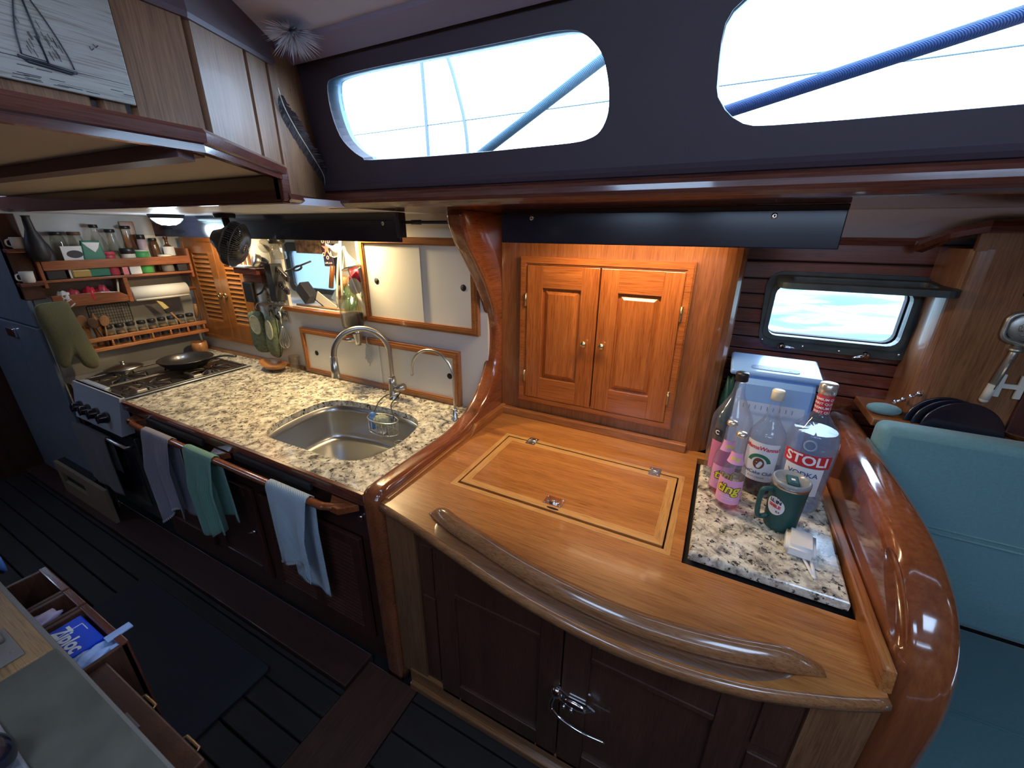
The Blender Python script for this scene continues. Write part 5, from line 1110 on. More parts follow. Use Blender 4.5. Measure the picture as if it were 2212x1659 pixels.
solo('bamboo_stick', M().tube([(-2.46, 1.725, 1.372), (-2.0, 1.725, 1.375)], .006, 8), 'worn_wood', 'long bamboo stick lying along the recess sill', 'stick', loc=(-2.2, 1.725, 1.366))
solo('recess_sill', M().box(-2.52, -1.80, 1.66, 1.70, 1.337, 1.366, .005), 'frame_teak', 'dark wooden sill along the bottom of the recess', 'sill', loc=(-2.15, 1.68, 1.337))
t = thing('starfish_plaque', 'small dark plaque with a coral starfish and shells in the recess', 'plaque', (-2.17, 1.80, 1.62))
part('board', M().box(-2.215, -2.135, 1.785, 1.792, 1.62, 1.80, .002), 'plaque_dark', t, True); plain('plaque_dark', (.035, .02, .05), .5)
star = []
for k in range(10): a = PI / 2 + k * PI / 5; r0 = .040 if k % 2 == 0 else .012; star.append((-2.175 + r0 * math.cos(a), 1.725 + r0 * 1.2 * math.sin(a)))
part('starfish', M().prism(star, 'y', 1.780, 1.785, .001), 'star_coral', t, True); plain('star_coral', (.80, .28, .20), .6)
m = M()
for x, z in ((-2.20, 1.765), (-2.15, 1.765), (-2.205, 1.69), (-2.145, 1.69), (-2.175, 1.672)): m.tube([(x + .009 * math.cos(a), 1.783, z + .010 * math.sin(a)) for a in [2 * PI * q / 12 for q in range(12)]], .002, 5, closed=True)
part('shell', m, 'cream_lid', t, True)
v_f = textm('LUPE, LUIS', .014, .0003); m = M().add([(-2.175 + x, 1.784, 1.640 + y) for x, y, z in v_f[0]], v_f[1]); part('lettering', m, 'ink_white', t, True)
solo('dark_batik', M().box(-2.48, -2.22, 1.80, 1.806, 1.69, 1.85), 'batik', 'dark patterned cloth hung at the top of the recess', 'cloth', loc=(-2.35, 1.8, 1.69)); plain('batik', (.10, .06, .04), .8, var=.9, bscale=120)
# utensils in front of the recess, on the side of the upper cupboard
t = thing('utensil_pot', 'green and white striped glass holding kitchen utensils at the right of the recess', 'pot', (-1.985, 1.76, 1.366))
part('glass', M().lathe([(.040, 0), (.045, .004), (.050, .17), (.048, .17), (.042, .008), (0, .006)], n=28, cap=False), 'jar_glass', t)
m = M()
for k in range(7): a0 = -2.6 + k * .35; m.grid([[(.047 * math.cos(a0 + z * 6 + d_), .047 * math.sin(a0 + z * 6 + d_), .01 + z) for d_ in (0, .12)] for z in [q * .016 for q in range(10)]])
part('stripe', m, 'tin_green', t)
def stickthing(nm, lb, mat, p0, p1, r, tip=None, tipmat=None):
    t = thing(nm, lb, 'utensil', p0, group=None); part('handle', M().tube([p0, p1], r, 10), mat, t, True)
    if tip: part('head', tip, tipmat or mat, t, True)
    return t
stickthing('wooden_knife_handle', 'pale wooden two-rivet handle hanging in the recess', 'honey_z', (-2.125, 1.735, 1.50), (-2.085, 1.735, 1.63), .014)  # wooden handle of a knife, modelled without its blade
stickthing('wooden_roller', 'thick brown wooden handle leaning in the recess', 'spoon_wood', (-2.06, 1.735, 1.44), (-1.99, 1.735, 1.57), .018)
t = thing('kitchen_tongs', 'long pale tongs hanging in front of the recess', 'tongs', (-1.92, 1.69, 1.78))
part('arm', M().tube(curve_pts([(-1.90, 1.655, 1.78), (-1.945, 1.65, 1.62), (-1.975, 1.645, 1.47), (-1.985, 1.65, 1.42)], 5), .008, 8, flat=.5), 'cream_lid', t, True)
part('arm', M().tube(curve_pts([(-1.90, 1.655, 1.78), (-1.915, 1.645, 1.62), (-1.925, 1.64, 1.48), (-1.95, 1.645, 1.42)], 5), .008, 8, flat=.5), 'cream_lid', t, True)
t = thing('small_funnel', 'white funnel on a wire ring hanging at the top of the recess', 'funnel', (-1.985, 1.70, 1.72))
T = Matrix.Translation((-1.985, 1.69, 1.72)) @ Matrix.Rotation(math.radians(60), 4, 'X')
part('cone', tf(M().lathe([(.035, 0), (.008, .04), (.005, .07)], n=24)), 'white_plastic', t, True); part('ring', tf(M().tube([(.04 * math.cos(a), .04 * math.sin(a), 0) for a in [2 * PI * k / 24 for k in range(24)]], .003, 6, closed=True)), 'cream_lid', t, True)
t = thing('steel_funnel', 'bright steel funnel hanging beside the upper cupboard frame', 'funnel', (-1.85, 1.66, 1.72))
T = Matrix.Translation((-1.85, 1.645, 1.69)) @ Matrix.Rotation(math.radians(-20), 4, 'Y'); part('cone', tf(M().lathe([(.055, -.06), (.052, -.055), (.012, .02), (.009, .06)], n=28)), 'steel', t, True)
solo('red_funnel', M().lathe([(.05, 0), (.046, .02), (.048, .022), (.040, .04), (.036, .042), (.03, .06), (.012, .08)], n=28), 'red_bright', 'red ribbed plastic funnel hanging beside the steel funnel', 'funnel').location = (-1.875, 1.72, 1.555)
m = M().lathe([(0, .012), (.03, .010), (.045, 0), (.048, .002), (.032, .016), (0, .018)], n=30, cap=False); o = solo('tea_strainer', m, 'steel_mesh', 'grey mesh strainer hanging below the red funnel', 'strainer'); o.rotation_euler = (PI / 2, 0, 0); o.location = (-1.83, 1.655, 1.535); plain('steel_mesh', (.42, .42, .38), .5, .5, bump=.6, bscale=300)
stickthing('thin_brush', 'long thin white bottle brush hanging over the strainer', 'white_plastic', (-1.86, 1.635, 1.66), (-1.79, 1.63, 1.50), .003, M().tube([(-1.79, 1.63, 1.50), (-1.765, 1.63, 1.44)], .009, 8), 'cream_lid')
stickthing('black_ladle', 'black looped ladle handle reaching across the recess', 'black_matte', (-2.45, 1.68, 1.585), (-2.20, 1.68, 1.655), .005, M().tube([(-2.33 + .04 * math.cos(a), 1.68, 1.61 + .012 * math.sin(a) + .010 * math.cos(a)) for a in [2 * PI * k / 16 for k in range(16)]], .006, 6, closed=True), 'black_matte')
solo('glass_float', M().sphere((0, 0, 0), .042, (1, 1, 1), 24), 'jar_glass', 'clear glass float hanging at the top left of the recess', 'float').location = (-2.535, 1.64, 1.735)

# mottled cloth organiser on the wall between the louvred cupboard and the recess
m_, tt, bb = nmat('organiser_cloth'); bb.inputs['Roughness'].default_value = .9; n_ = tt.nodes.new('ShaderNodeTexNoise'); n_.inputs['Scale'].default_value = 34; n_.inputs['Detail'].default_value = 4; tc = tt.nodes.new('ShaderNodeTexCoord'); tt.links.new(tc.outputs['Object'], n_.inputs['Vector'])
cr = tt.nodes.new('ShaderNodeValToRGB'); e = cr.color_ramp.elements; e[0].position = .40; e[0].color = (.05, .045, .03, 1); e[1].position = .58; e[1].color = (.50, .45, .33, 1); tt.links.new(n_.outputs['Fac'], cr.inputs['Fac']); tt.links.new(cr.outputs['Color'], bb.inputs['Base Color'])
m = M().grid([[(-2.72 + .19 * i / 10, 1.694 - .006 * math.sin(i * 1.3 + j * .4) ** 2, 1.62 - .36 * j / 12) for j in range(13)] for i in range(11)], True, -.002)
solo('wall_organiser', m, 'organiser_cloth', 'mottled olive and cream cloth organiser hanging above the pot mitts', 'organiser', loc=(-2.62, 1.69, 1.26))
m = M().box(-2.56, -2.50, 1.62, 1.695, 1.40, 1.63, .004); solo('knife_rack', m, 'dark_pack', 'dark block fixed at the left edge of the recess with knives in it', 'rack', loc=(-2.53, 1.66, 1.40))
# ================================================================= THINGS ON THE PANTRY COUNTER
mb = M().prism([(x, y) for x, y in [(.044, 1.062), (.424, 1.062), (.444, 1.60), (.044, 1.60)]], 'z', .930, .962, .008, 3)
solo('granite_board', mb, 'granite_slab', 'polished speckled granite board set into the wooden counter, carrying the bottles', 'board', loc=(.24, 1.3, .93))
ZB = .9622
glass('bottle_glass', (.93, .96, .99), thin=True, light_mix=.06); glass('vodka_liquid', (.84, .91, 1.0), thin=True, light_mix=.22)  # refracted window light is mixed in as pale blue diffuse colour
glass('pink_liquid', (.90, .40, .48), thin=True); glass('rum_liquid', (.40, .14, .09), thin=True)
plain('cap_black', (.015, .015, .02), .35)
plain('cap_cream', (.72, .66, .50), .4); plain('cap_silver', (.80, .78, .70), .25, .8); plain('foil_red', (.55, .04, .05), .35)
plain('label_white', (.78, .78, .80), .5); plain('label_red', (.62, .03, .04), .45); plain('label_pink', (.85, .38, .62), .5); plain('label_pink_dark', (.72, .22, .40), .5)
plain('ink_black', (.02, .02, .03), .5); plain('ink_navy', (.06, .10, .25), .5); plain('ink_red', (.65, .05, .06), .5); plain('ink_yellow', (.85, .72, .05), .5); plain('ink_white', (.9, .9, .9), .5); plain('ink_green', (.03, .17, .08), .5)
plain('skin_brown', (.16, .06, .03), .5)
FA = math.radians(-107)   # lettering faces the cabin
def bottle(name, label, c, prof, t=.0025, cap=None, capmat='cap_black', liquid=None, liqmat=None, nm='glass_bottle', group=None):
    r_ = thing(nm, label, 'bottle', (c[0], c[1], ZB), (0, 0, 0), group)
    outer = prof; inner = [(max(0.0, r - t), z + (t if i < 2 else 0)) for i, (r, z) in enumerate(prof)]
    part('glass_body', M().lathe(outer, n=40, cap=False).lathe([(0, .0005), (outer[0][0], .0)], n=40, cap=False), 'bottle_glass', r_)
    if liquid:
        lp = [(0, .006)] + [(max(.001, r - .004), max(z, .006)) for r, z in prof if z <= liquid]; rl = 0
        for (r0, z0), (r1, z1) in zip(prof[:-1], prof[1:]):
            if z0 <= liquid < z1: rl = r0 + (r1 - r0) * (liquid - z0) / (z1 - z0) - .004
        lp += [(rl, liquid), (0, liquid)]; part('contents', M().lathe(lp, n=40, cap=False), liqmat, r_)
    part('cap', M().lathe(cap, n=28), capmat, r_)
    return r_
def rf(prof):
    def f_(z):
        for (r0, z0), (r1, z1) in zip(prof[:-1], prof[1:]):
            if z0 <= z <= z1 and z1 > z0: return r0 + (r1 - r0) * (z - z0) / (z1 - z0)
        return prof[-1][0]
    return f_
# big vodka bottle
vp = [(.050, 0), (.062, .004), (.066, .015)] + smooth_prof([(.066, .02), (.069, .12), (.0715, .20), (.071, .245), (.062, .285), (.042, .312), (.026, .335), (.0205, .352), (.0195, .39)])
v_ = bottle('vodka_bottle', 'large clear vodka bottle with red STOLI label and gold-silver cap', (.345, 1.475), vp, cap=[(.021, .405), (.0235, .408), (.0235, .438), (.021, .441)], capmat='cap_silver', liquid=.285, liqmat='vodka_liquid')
part('neck_foil', M().lathe([(.0205, .343), (.0212, .345), (.0212, .404), (.0202, .406)], n=28), 'foil_red', v_, label='red foil printed with white lettering')
R1 = rf(vp); a0 = FA + .06
part('label_band', band(M(), .071, a0 - .98, a0 + .98, .178, .222, rfun=R1, off=.0008), 'label_red', v_, label='red paper band reading STOLI')
part('lettering', wrap(M(), textm('STOLI', .045, .0012), .0712, a0, .200, R1, off=.0016), 'ink_white', v_)
part('label', band(M(), .069, a0 - .78, a0 + .78, .075, .176, rfun=R1, off=.0008), 'label_white', v_, label='white paper label reading VODKA')
m = wrap(M(), textm('VODKA', .024, .0004), .070, a0, .150, R1, off=.0015)
for z in (.128, .118, .108): wrap(m, textm('-- - --- -- ---', .009), .070, a0, z, R1, off=.0015)
part('lettering', m, 'ink_navy', v_)
m = M()
for k, z in enumerate((.392, .378, .364, .350)): wrap(m, textm(('PREMIUM QU', 'SPIRIT QUA', 'PREMIUM S', 'SPIRIT QU')[k], .011, .0002), .0215, FA, z, off=.0009)
part('lettering', m, 'ink_white', v_)
m = M(); pts = [(.0715 + .0012, 0)]
for r0 in (.017, .0145): 
    loop = []
    for k in range(24):
        a = 2 * PI * k / 24; zz = .252 + r0 * math.sin(a); rr = R1(zz) + .0012; an = FA + .05 + r0 * math.cos(a) / .07; loop.append((rr * math.cos(an), rr * math.sin(an), zz))
    m.tube(loop, .0009, 6, closed=True)
part('embossed_seal', m, 'vodka_glass_seal', v_); plain('vodka_glass_seal', (.35, .45, .62), .2)
# rum bottle with a cream screw cap
mp_ = [(.045, 0), (.053, .004), (.056, .014), (.0575, .15), (.057, .205), (.051, .232), (.036, .258), (.022, .285), (.0165, .32), (.0145, .345)]
mp_ = mp_[:4] + smooth_prof(mp_[3:])[1:]
w_ = bottle('rum_bottle', 'clear rum punch bottle with cream cap and white MamaWanna label', (.228, 1.515), mp_, cap=[(.0165, .348), (.019, .350), (.019, .378), (.0175, .382)], capmat='cap_cream', liquid=.045, liqmat='rum_liquid', nm='rum_bottle')
R2 = rf(mp_); a0 = FA + .05
part('label', band(M(), .057, a0 - .95, a0 + .95, .060, .205, rfun=R2, off=.0008), 'label_white', w_, label='white paper label with red and blue lettering')
part('lettering', wrap(M(), textm('MamaWanna!', .0195, .0006, shear=.1), .0575, a0, .185, R2, off=.0016), 'ink_red', w_)
m = M(); 
def wpt(x, z, o=.0018, R=R2, a=None): rr = R(z) + o; an = (a if a is not None else a0) + x / .0575; return (rr * math.cos(an), rr * math.sin(an), z)
arc = [[wpt(.036 * math.cos(t), .128 + .036 * math.sin(t), .0013), wpt(.024 * math.cos(t), .128 + .024 * math.sin(t), .0013)] for t in [math.radians(a) for a in range(10, 171, 10)]]
m.grid(arc); part('scroll_mark', m, 'ink_green', w_, label='dark green curved ribbon mark')
m = M(); fc = [wpt(.017 * math.cos(t), .128 + .021 * math.sin(t), .0016) for t in [2 * PI * k / 20 for k in range(20)]]; m.add(fc, [tuple(range(20))]); part('portrait_mark', m, 'skin_brown', w_, label='round brown smiling face mark')
m = M(); m.add([wpt(x, z, .0021) for x, z in ((-.009, .124), (-.004, .118), (.004, .118), (.009, .124), (.004, .121), (-.004, .121))], [(0, 1, 2, 3, 4, 5)])
for sx in (-.006, .006): m.add([wpt(sx + .002 * math.cos(t), .133 + .0014 * math.sin(t), .0021) for t in [PI * k / 4 for k in range(8)]], [tuple(range(8))])
part('portrait_detail', m, 'ink_white', w_)
part('lettering', wrap(wrap(M(), textm('PotCake Club', .017, .0004, shear=.15), .0575, a0, .092, R2, off=.0016), textm('RUM CREAM', .009), .0575, a0, .074, R2, off=.0016), 'ink_navy', w_)
# tall clear bottle with a black cap
cp = [(.050, 0), (.060, .004), (.064, .015)] + smooth_prof([(.064, .02), (.066, .12), (.066, .22), (.062, .25), (.040, .295), (.022, .335), (.0175, .365), (.0165, .38)])
c_ = bottle('liquor_bottle', 'tall empty clear bottle with black cap, leftmost on the granite board', (.116, 1.548), cp, cap=[(.018, .385), (.021, .387), (.021, .412), (.019, .416)], capmat='cap_black', nm='liquor_bottle')
R3 = rf(cp)
part('label_tag', band(M(), .066, FA - .55, FA - .10, .185, .210, rfun=R3, off=.0008), 'ink_black', c_)
part('lettering', wrap(M(), textm('C', .022, .0008), .066, FA - .38, .197, R3, off=.0016), 'ink_white', c_)
part('label', band(M(), .066, FA - .62, FA + .6, .05, .165, rfun=R3, off=.0008), 'label_pink_dark', c_)
# two pink soda bottles
tp = [(.030, 0), (.0345, .004), (.0365, .012)] + smooth_prof([(.0368, .02), (.037, .08), (.036, .12), (.031, .155), (.022, .185), (.0165, .215), (.0140, .245), (.0135, .262)])
Rt = rf(tp)
t_ = bottle('soda_bottle', 'pink ting soda bottle with crown cap, in front beside the green mug', (.137, 1.352), tp, cap=[(.0135, .262), (.0165, .264), (.0168, .271), (.014, .278), (.006, .280)], capmat='cap_silver', liquid=.075, liqmat='pink_liquid', nm='soda_bottle', group='pink soda bottles')
a0 = FA + .02
part('label', band(M(), .037, a0 - 1.3, a0 + 1.3, .028, .118, rfun=Rt, off=.0007), 'label_pink', t_, label='pink paper label with yellow lettering')
part('lettering_shadow', wrap(M(), textm('ting', .046, .0035, shear=.2), .037, a0, .084, Rt, off=.0012), 'ink_black', t_)
part('lettering', wrap(M(), textm('ting', .046, .0012, shear=.2), .037, a0, .0845, Rt, off=.0018), 'ink_yellow', t_)
m = wrap(M(), textm('PINK SPARKLING', .0065), .037, a0 + .1, .055, Rt, off=.0015); wrap(m, textm('GRAPEFRUIT', .0065), .037, a0 + .1, .046, Rt, off=.0015)
part('small_lettering', m, 'ink_white', t_)
part('neck_label', band(M(), .024, a0 - 1.2, a0 + 1.2, .172, .210, rfun=Rt, off=.0008), 'label_pink', t_)
part('neck_lettering', wrap(M(), textm('ting', .017, .0006, shear=.2), .021, a0, .191, Rt, off=.0014), 'ink_yellow', t_)
t2 = dup(t_, (.110, 1.432, ZB), (0, 0, .5), 'pink soda bottle with crown cap, half hidden behind the other soda bottle')
# insulated mug
g = thing('travel_mug', 'dark green insulated mug with clear lid, round sticker and square handle', 'mug', (.288, 1.318, ZB))
plain('mug_green', (.012, .075, .072), .45); plain('lid_clear', (.55, .62, .66), .15, trans=.6)
pr = [(.040, 0), (.0435, .004), (.0445, .02), (.0475, .09), (.050, .150)]; Rm = rf(pr)
part('body', M().lathe(pr + [(.050, .152), (.046, .152)], n=40), 'mug_green', g)
part('rim', M().lathe([(.050, .150), (.0512, .153), (.0512, .160), (.0495, .162), (.046, .160)], n=40), 'steel', g, label='bare steel rim')
lid_ = part('lid', M().lathe([(.0495, .158), (.052, .162), (.052, .170), (.048, .175), (.043, .172), (.040, .167), (.0, .166)], n=40), 'lid_clear', g)
m = M().box(-.016, .016, -.040, .012, .168, .180, .004); part('slider', m, 'mug_green', lid_)
m = M().box(-.005, .005, -.022, -.012, .180, .181); part('slider_mark', m, 'ink_white', lid_)
ha = math.radians(205); hd = Vector((math.cos(ha), math.sin(ha), 0)); P = [hd * .048 + Vector((0, 0, .135)), hd * .070 + Vector((0, 0, .136)), hd * .079 + Vector((0, 0, .128)), hd * .081 + Vector((0, 0, .085)), hd * .077 + Vector((0, 0, .045)), hd * .066 + Vector((0, 0, .034)), hd * .044 + Vector((0, 0, .040))]
part('handle', M().tube(curve_pts(P, 4), .0075, 10), 'mug_green', g)
a0 = FA - .42; m = M(); ring_ = [[((Rm(.085 + .030 * k / 6 * math.sin(t)) + .0009) * math.cos(a0 + .027 * k / 6 * math.cos(t) / .047), (Rm(.085) + .0009) * math.sin(a0 + .027 * k / 6 * math.cos(t) / .047), .088 + .030 * k / 6 * math.sin(t)) for t in [2 * PI * j / 24 for j in range(25)]] for k in range(7)]
m.grid(ring_); part('sticker', m, 'label_white', g, label='round white sticker with red and black lettering')
part('lettering', wrap(M(), textm('LL IN', .015, .0008), .0475, a0, .104, Rm, off=.0016), 'ink_black', g)
part('lettering', wrap(M(), textm('SMILE', .014, .0008), .0475, a0, .088, Rm, off=.0016), 'ink_red', g)
part('lettering', wrap(M(), textm('B.S', .009, .0004), .0475, a0 + .25, .071, Rm, off=.0016), 'ink_black', g)
m = wrap(M(), textm('BRUMATE', .012, .0002), .0475, FA + .35, .04, Rm, off=.0008); part('embossed_name', m, 'mug_emboss', g); plain('mug_emboss', (.02, .09, .088), .3)
# soap box and tweezers
m = M(); b = bmesh.new(); bmesh.ops.create_cube(b, size=1)
for v in b.verts: v.co = Vector((v.co.x * .072 * (1 if v.co.z > 0 else 1.06), v.co.y * .098 * (1 if v.co.z > 0 else 1.04), v.co.z * .040))
bmesh.ops.bevel(b, geom=b.edges[:], offset=.010, segments=5, affect='EDGES'); m.bm(b, 'big')
o = solo('soap_box', m, 'white_plastic', 'small rounded white plastic box lying on the granite board', 'box'); o.location = (.330, 1.222, ZB + .0205); o.rotation_euler = (0, 0, math.radians(-8))
m = M().tube([(.0, .0, .004), (.006, .03, .0055), (.010, .062, .010), (.0125, .085, .014)], [.006, .0048, .004, .0025], 8, flat=.45)
m.tube([(.0, .0, .004), (-.004, .03, .0055), (-.009, .062, .008), (-.0135, .08, .010)], [.006, .0048, .004, .0025], 8, flat=.45)
m.sphere((0, -.002, .004), .0065, (1, 1.2, .6), 10)
o = solo('clip_tweezers', m, 'white_plastic', 'white forked plastic clip lying in front of the white box', 'clip'); o.location = (.352, 1.118, ZB - .0008); o.rotation_euler = (0, 0, math.radians(8))
# pale appliance with a clear sloping front, blue light put into its colours
t = thing('countertop_appliance', 'pale blue appliance with button panel and clear front behind the bottles', 'appliance', (.24, 1.75, .93))
plain('appliance_bluelit', (.22, .42, .80), .35, coat=.3); plain('appliance_dark', (.10, .20, .48), .35); plain('appliance_front', (.45, .58, .80), .12, coat=.6)
part('body', M().prism([(1.68, .932), (1.92, .932), (1.92, 1.33), (1.74, 1.33), (1.705, 1.29)], 'x', .125, .37, .012), 'appliance_bluelit', t, True)
T = Matrix.Translation((.235, 1.80, 1.338)) @ Matrix.Rotation(math.radians(8), 4, 'X')
m = M().box(-.15, .15, -.085, .10, -.012, .012, .01, 3); m.v = [(T @ Vector(p))[:] for p in m.v]; l_ = part('lid', m, 'appliance_bluelit', t, True)
m = M().prism(rrect(-.08, .08, -.055, -.02, .015), 'z', .0115, .014); m.v = [(T @ Vector(p))[:] for p in m.v]; part('button_panel', m, 'appliance_dark', l_, True)
m = M()
for k in range(4): m.box(-.055 + k * .033, -.043 + k * .033, -.042, -.036, .014, .0146)
m.v = [(T @ Vector(p))[:] for p in m.v]; part('button_marks', m, 'ink_white', l_, True)
fr = M(); 
def fp(u, v, o): return (.235 + u, 1.700 - .012 + v * .0 + (0.03 * (v / .30)) - o, .98 + v)
m = M(); lp = rrect(-.115, .115, .01, .30, .03); m.add([fp(u, v, .0) for u, v in lp] + [fp(u, v, .012) for u, v in lp], [tuple(range(len(lp)))[::-1], tuple(range(len(lp), 2 * len(lp)))] + [(i, (i + 1) % len(lp), len(lp) + (i + 1) % len(lp), len(lp) + i) for i in range(len(lp))])
part('clear_front', m, 'appliance_front', t, True)
m = M()
for k in range(9): m.box(.15 + k * .02, .152 + k * .02, 1.686, 1.690, 1.20, 1.216)
part('scale_marks', m, 'appliance_dark', t, True)
m = M(); b = bmesh.new(); bmesh.ops.create_icosphere(b, subdivisions=3, radius=1)
for v in b.verts:
    q = v.co; k = 1 + .10 * math.sin(q.x * 7 + q.z * 5) ; v.co = Vector((.098 + q.x * .026 * k, 1.84 + q.y * .06 * k, 1.10 + q.z * .175 * k))
solo('dark_green_bag', m.bm(b, True), 'bag_green', 'dark green bag stuffed between the cupboard and the pale blue appliance', 'bag', loc=(.075, 1.9, .93)); plain('bag_green', (.012, .06, .05), .5)

# ================================================================= SETTEE AND THE RIGHT-HAND SIDE
def cushion(x0, x1, y0, y1, z0, z1, r, nseg=4, puff=0.0):
    b = bmesh.new(); bmesh.ops.create_cube(b, size=1)
    for v in b.verts: v.co = Vector(((x0 + x1) / 2 + v.co.x * (x1 - x0), (y0 + y1) / 2 + v.co.y * (y1 - y0), (z0 + z1) / 2 + v.co.z * (z1 - z0)))
    bmesh.ops.bevel(b, geom=b.edges[:], offset=r, segments=nseg, affect='EDGES', profile=.5); return M().bm(b, 'big')
t = thing('back_cushion', 'pale teal upholstered settee back cushion behind the rounded end board', 'cushion', (1.0, 1.72, .5))
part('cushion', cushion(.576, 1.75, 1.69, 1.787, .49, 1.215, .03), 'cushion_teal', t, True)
part('seam', M().tube([(.60, 1.687, .855), (1.72, 1.687, .855)], .004, 8).tube([(.60, 1.688, .875), (1.72, 1.688, .875)], .003, 8), 'cushion_teal', t, True)
t = thing('seat_cushion', 'deep teal settee seat cushion below the pale backrest', 'cushion', (1.1, 1.3, .2))
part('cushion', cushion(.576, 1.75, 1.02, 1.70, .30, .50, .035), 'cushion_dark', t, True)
part('seam', M().tube([(.60, 1.30, .502), (1.72, 1.30, .502)], .004, 8).tube([(.60, 1.017, .40), (1.72, 1.017, .40)], .004, 8), 'cushion_dark', t, True)
t = thing('lower_settee', 'teal covered lower settee cushion near the bottom right corner', 'settee', (1.1, 1.2, 0))
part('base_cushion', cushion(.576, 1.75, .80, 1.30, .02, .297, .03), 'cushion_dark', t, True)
# ledge behind the backrest
solo('settee_ledge', M().box(.575, 1.6, 1.80, 2.05, 1.17, 1.20, .004), 'teak_x', 'wooden ledge running behind the teal backrest', 'ledge', loc=(1, 1.9, 1.17))
t = thing('corner_locker', 'teak locker with rounded left corner and a key hung on its face', 'locker', (1.1, 1.85, .9))
pl = [(.672, 2.05), (.668, 1.95), (.672, 1.90), (.685, 1.868), (.705, 1.853), (.735, 1.848), (1.45, 1.848), (1.45, 2.05)]
part('case', M().prism([(p.x, p.y) for p in curve_pts([(a, b_, 0) for a, b_ in pl[:6]], 4)] + [(1.45, 1.848), (1.45, 2.04), (.672, 2.04)], 'z', 1.20, 1.79).box(.69, 1.45, 1.85, 1.868, 1.785, 1.862), 'oak_locker', t, True)
wood('oak_locker', (.16, .066, .028), (.29, .13, .06), 'Z', rough=.28, coat=.5)
part('edge_moulding', M().sweep([(.60, 1.99, 1.80), (.64, 1.88, 1.845), (.70, 1.838, 1.866), (1.45, 1.838, 1.868)], [(-.01, -.028), (.012, -.024), (.02, -.008), (.012, .01), (-.01, .014)], False), 'mahogany_x', t, True)
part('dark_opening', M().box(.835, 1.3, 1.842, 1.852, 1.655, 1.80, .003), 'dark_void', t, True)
part('stile', M().box(.93, 1.0, 1.836, 1.85, 1.20, 1.62, .004), 'mahogany_z', t, True)
t = thing('ornamental_key', 'large pewter key ornament with H bit hung on the right locker', 'ornament', (.87, 1.84, 1.45), (0, 0, 0))
plain('pewter', (.40, .38, .33), .4, .85, bump=.2, bscale=80); plain('bone', (.60, .58, .50), .5)
X, Z = .873, 1.56
m = M().tube([(X + .052 * math.cos(a) * (1 + .06 * math.cos(5 * a)), 1.838, Z + .052 * math.sin(a) * (1 + .06 * math.cos(5 * a))) for a in [2 * PI * k / 40 for k in range(40)]], .008, 8, closed=True)
m.sphere((X, 1.842, Z), .045, (1, .22, 1), 20)
for k in range(5): a = 2 * PI * k / 5 + .3; m.tube([(X + .02 * math.cos(a + j * .25), 1.830, Z + .026 * math.sin(a + j * .25) * (1 - j * .12)) for j in range(6)], .0025, 6)
part('bow', m, 'pewter', t, True)
m = M().tube([(X - .003, 1.838, Z - .055), (X - .006, 1.838, Z - .085), (X - .022, 1.838, Z - .225)], [.010, .011, .011], 10).lathe([(.016, -.006), (.018, 0), (.012, .008)], (X - .004, 1.838, Z - .07), 14)
m.tube([(X - .008, 1.829, Z - .10), (X - .018, 1.829, Z - .205)], .004, 6)
part('shank', m, 'pewter', t, True)
m = M().tube([(X - .018, 1.838, Z - .19), (X - .024, 1.838, Z - .245)], .0125, 12).sphere((X - .024, 1.838, Z - .245), .0125); part('tip', m, 'bone', t, True)
vH = textm('H', .105, .003, .004); m = M().add([(X + .020 + x, 1.838 - z, Z - .195 + y) for x, y, z in vH[0]], vH[1])
part('bit', m, 'bone', t, True, label='pale H shaped bit')
# dark pans standing behind the backrest
for k, (x, y) in enumerate(((.775, 1.838), (.79, 1.822), (.81, 1.806))):
    m = M().lathe([(0, 0), (.085, 0), (.105, .006), (.108, .010), (.104, .011), (.084, .004), (0, .003)], n=40)
    o = solo('dark_plate', m, 'black_gloss', ('rearmost dark round plate standing behind the teal backrest', 'middle dark round plate standing behind the teal backrest', 'front dark round plate standing behind the teal backrest')[k], 'plate', group='dark plates behind the backrest')
    o.location = (x, y, 1.195); o.rotation_euler = (math.radians(80), 0, 0)
solo('wooden_dish', M().lathe([(0, 0), (.05, .0), (.075, .02), (.078, .022), (.05, .006), (0, .004)], n=32), 'oak_locker', 'brown round dish at the right edge behind the backrest', 'dish', loc=None).location = (.98, 1.83, 1.205)
m = M().sphere((0, 0, 0), .035, (1.5, .9, .6), 16); o = solo('rolled_cloth', m, 'cushion_teal', 'small rolled teal cloth on the ledge beside the end board', 'cloth'); o.location = (.615, 1.86, 1.222)
t = thing('wall_hook', 'chrome hooks on the corner of the right locker', 'hook', (.655, 1.95, 1.26))
m = M()
for x, y, z in ((.662, 1.87, 1.265), (.69, 1.848, 1.30)):
    m.lathe([(.010, 0), (.008, .004)], (x, y, z), 12, Matrix.Rotation(PI / 2, 4, 'X')).tube(curve_pts([(x, y - .004, z), (x - .01, y - .025, z + .004), (x - .03, y - .03, z - .004)], 4), .004, 8).sphere((x - .03, y - .03, z - .004), .007)
part('hook_arm', m, 'chrome', t, True)
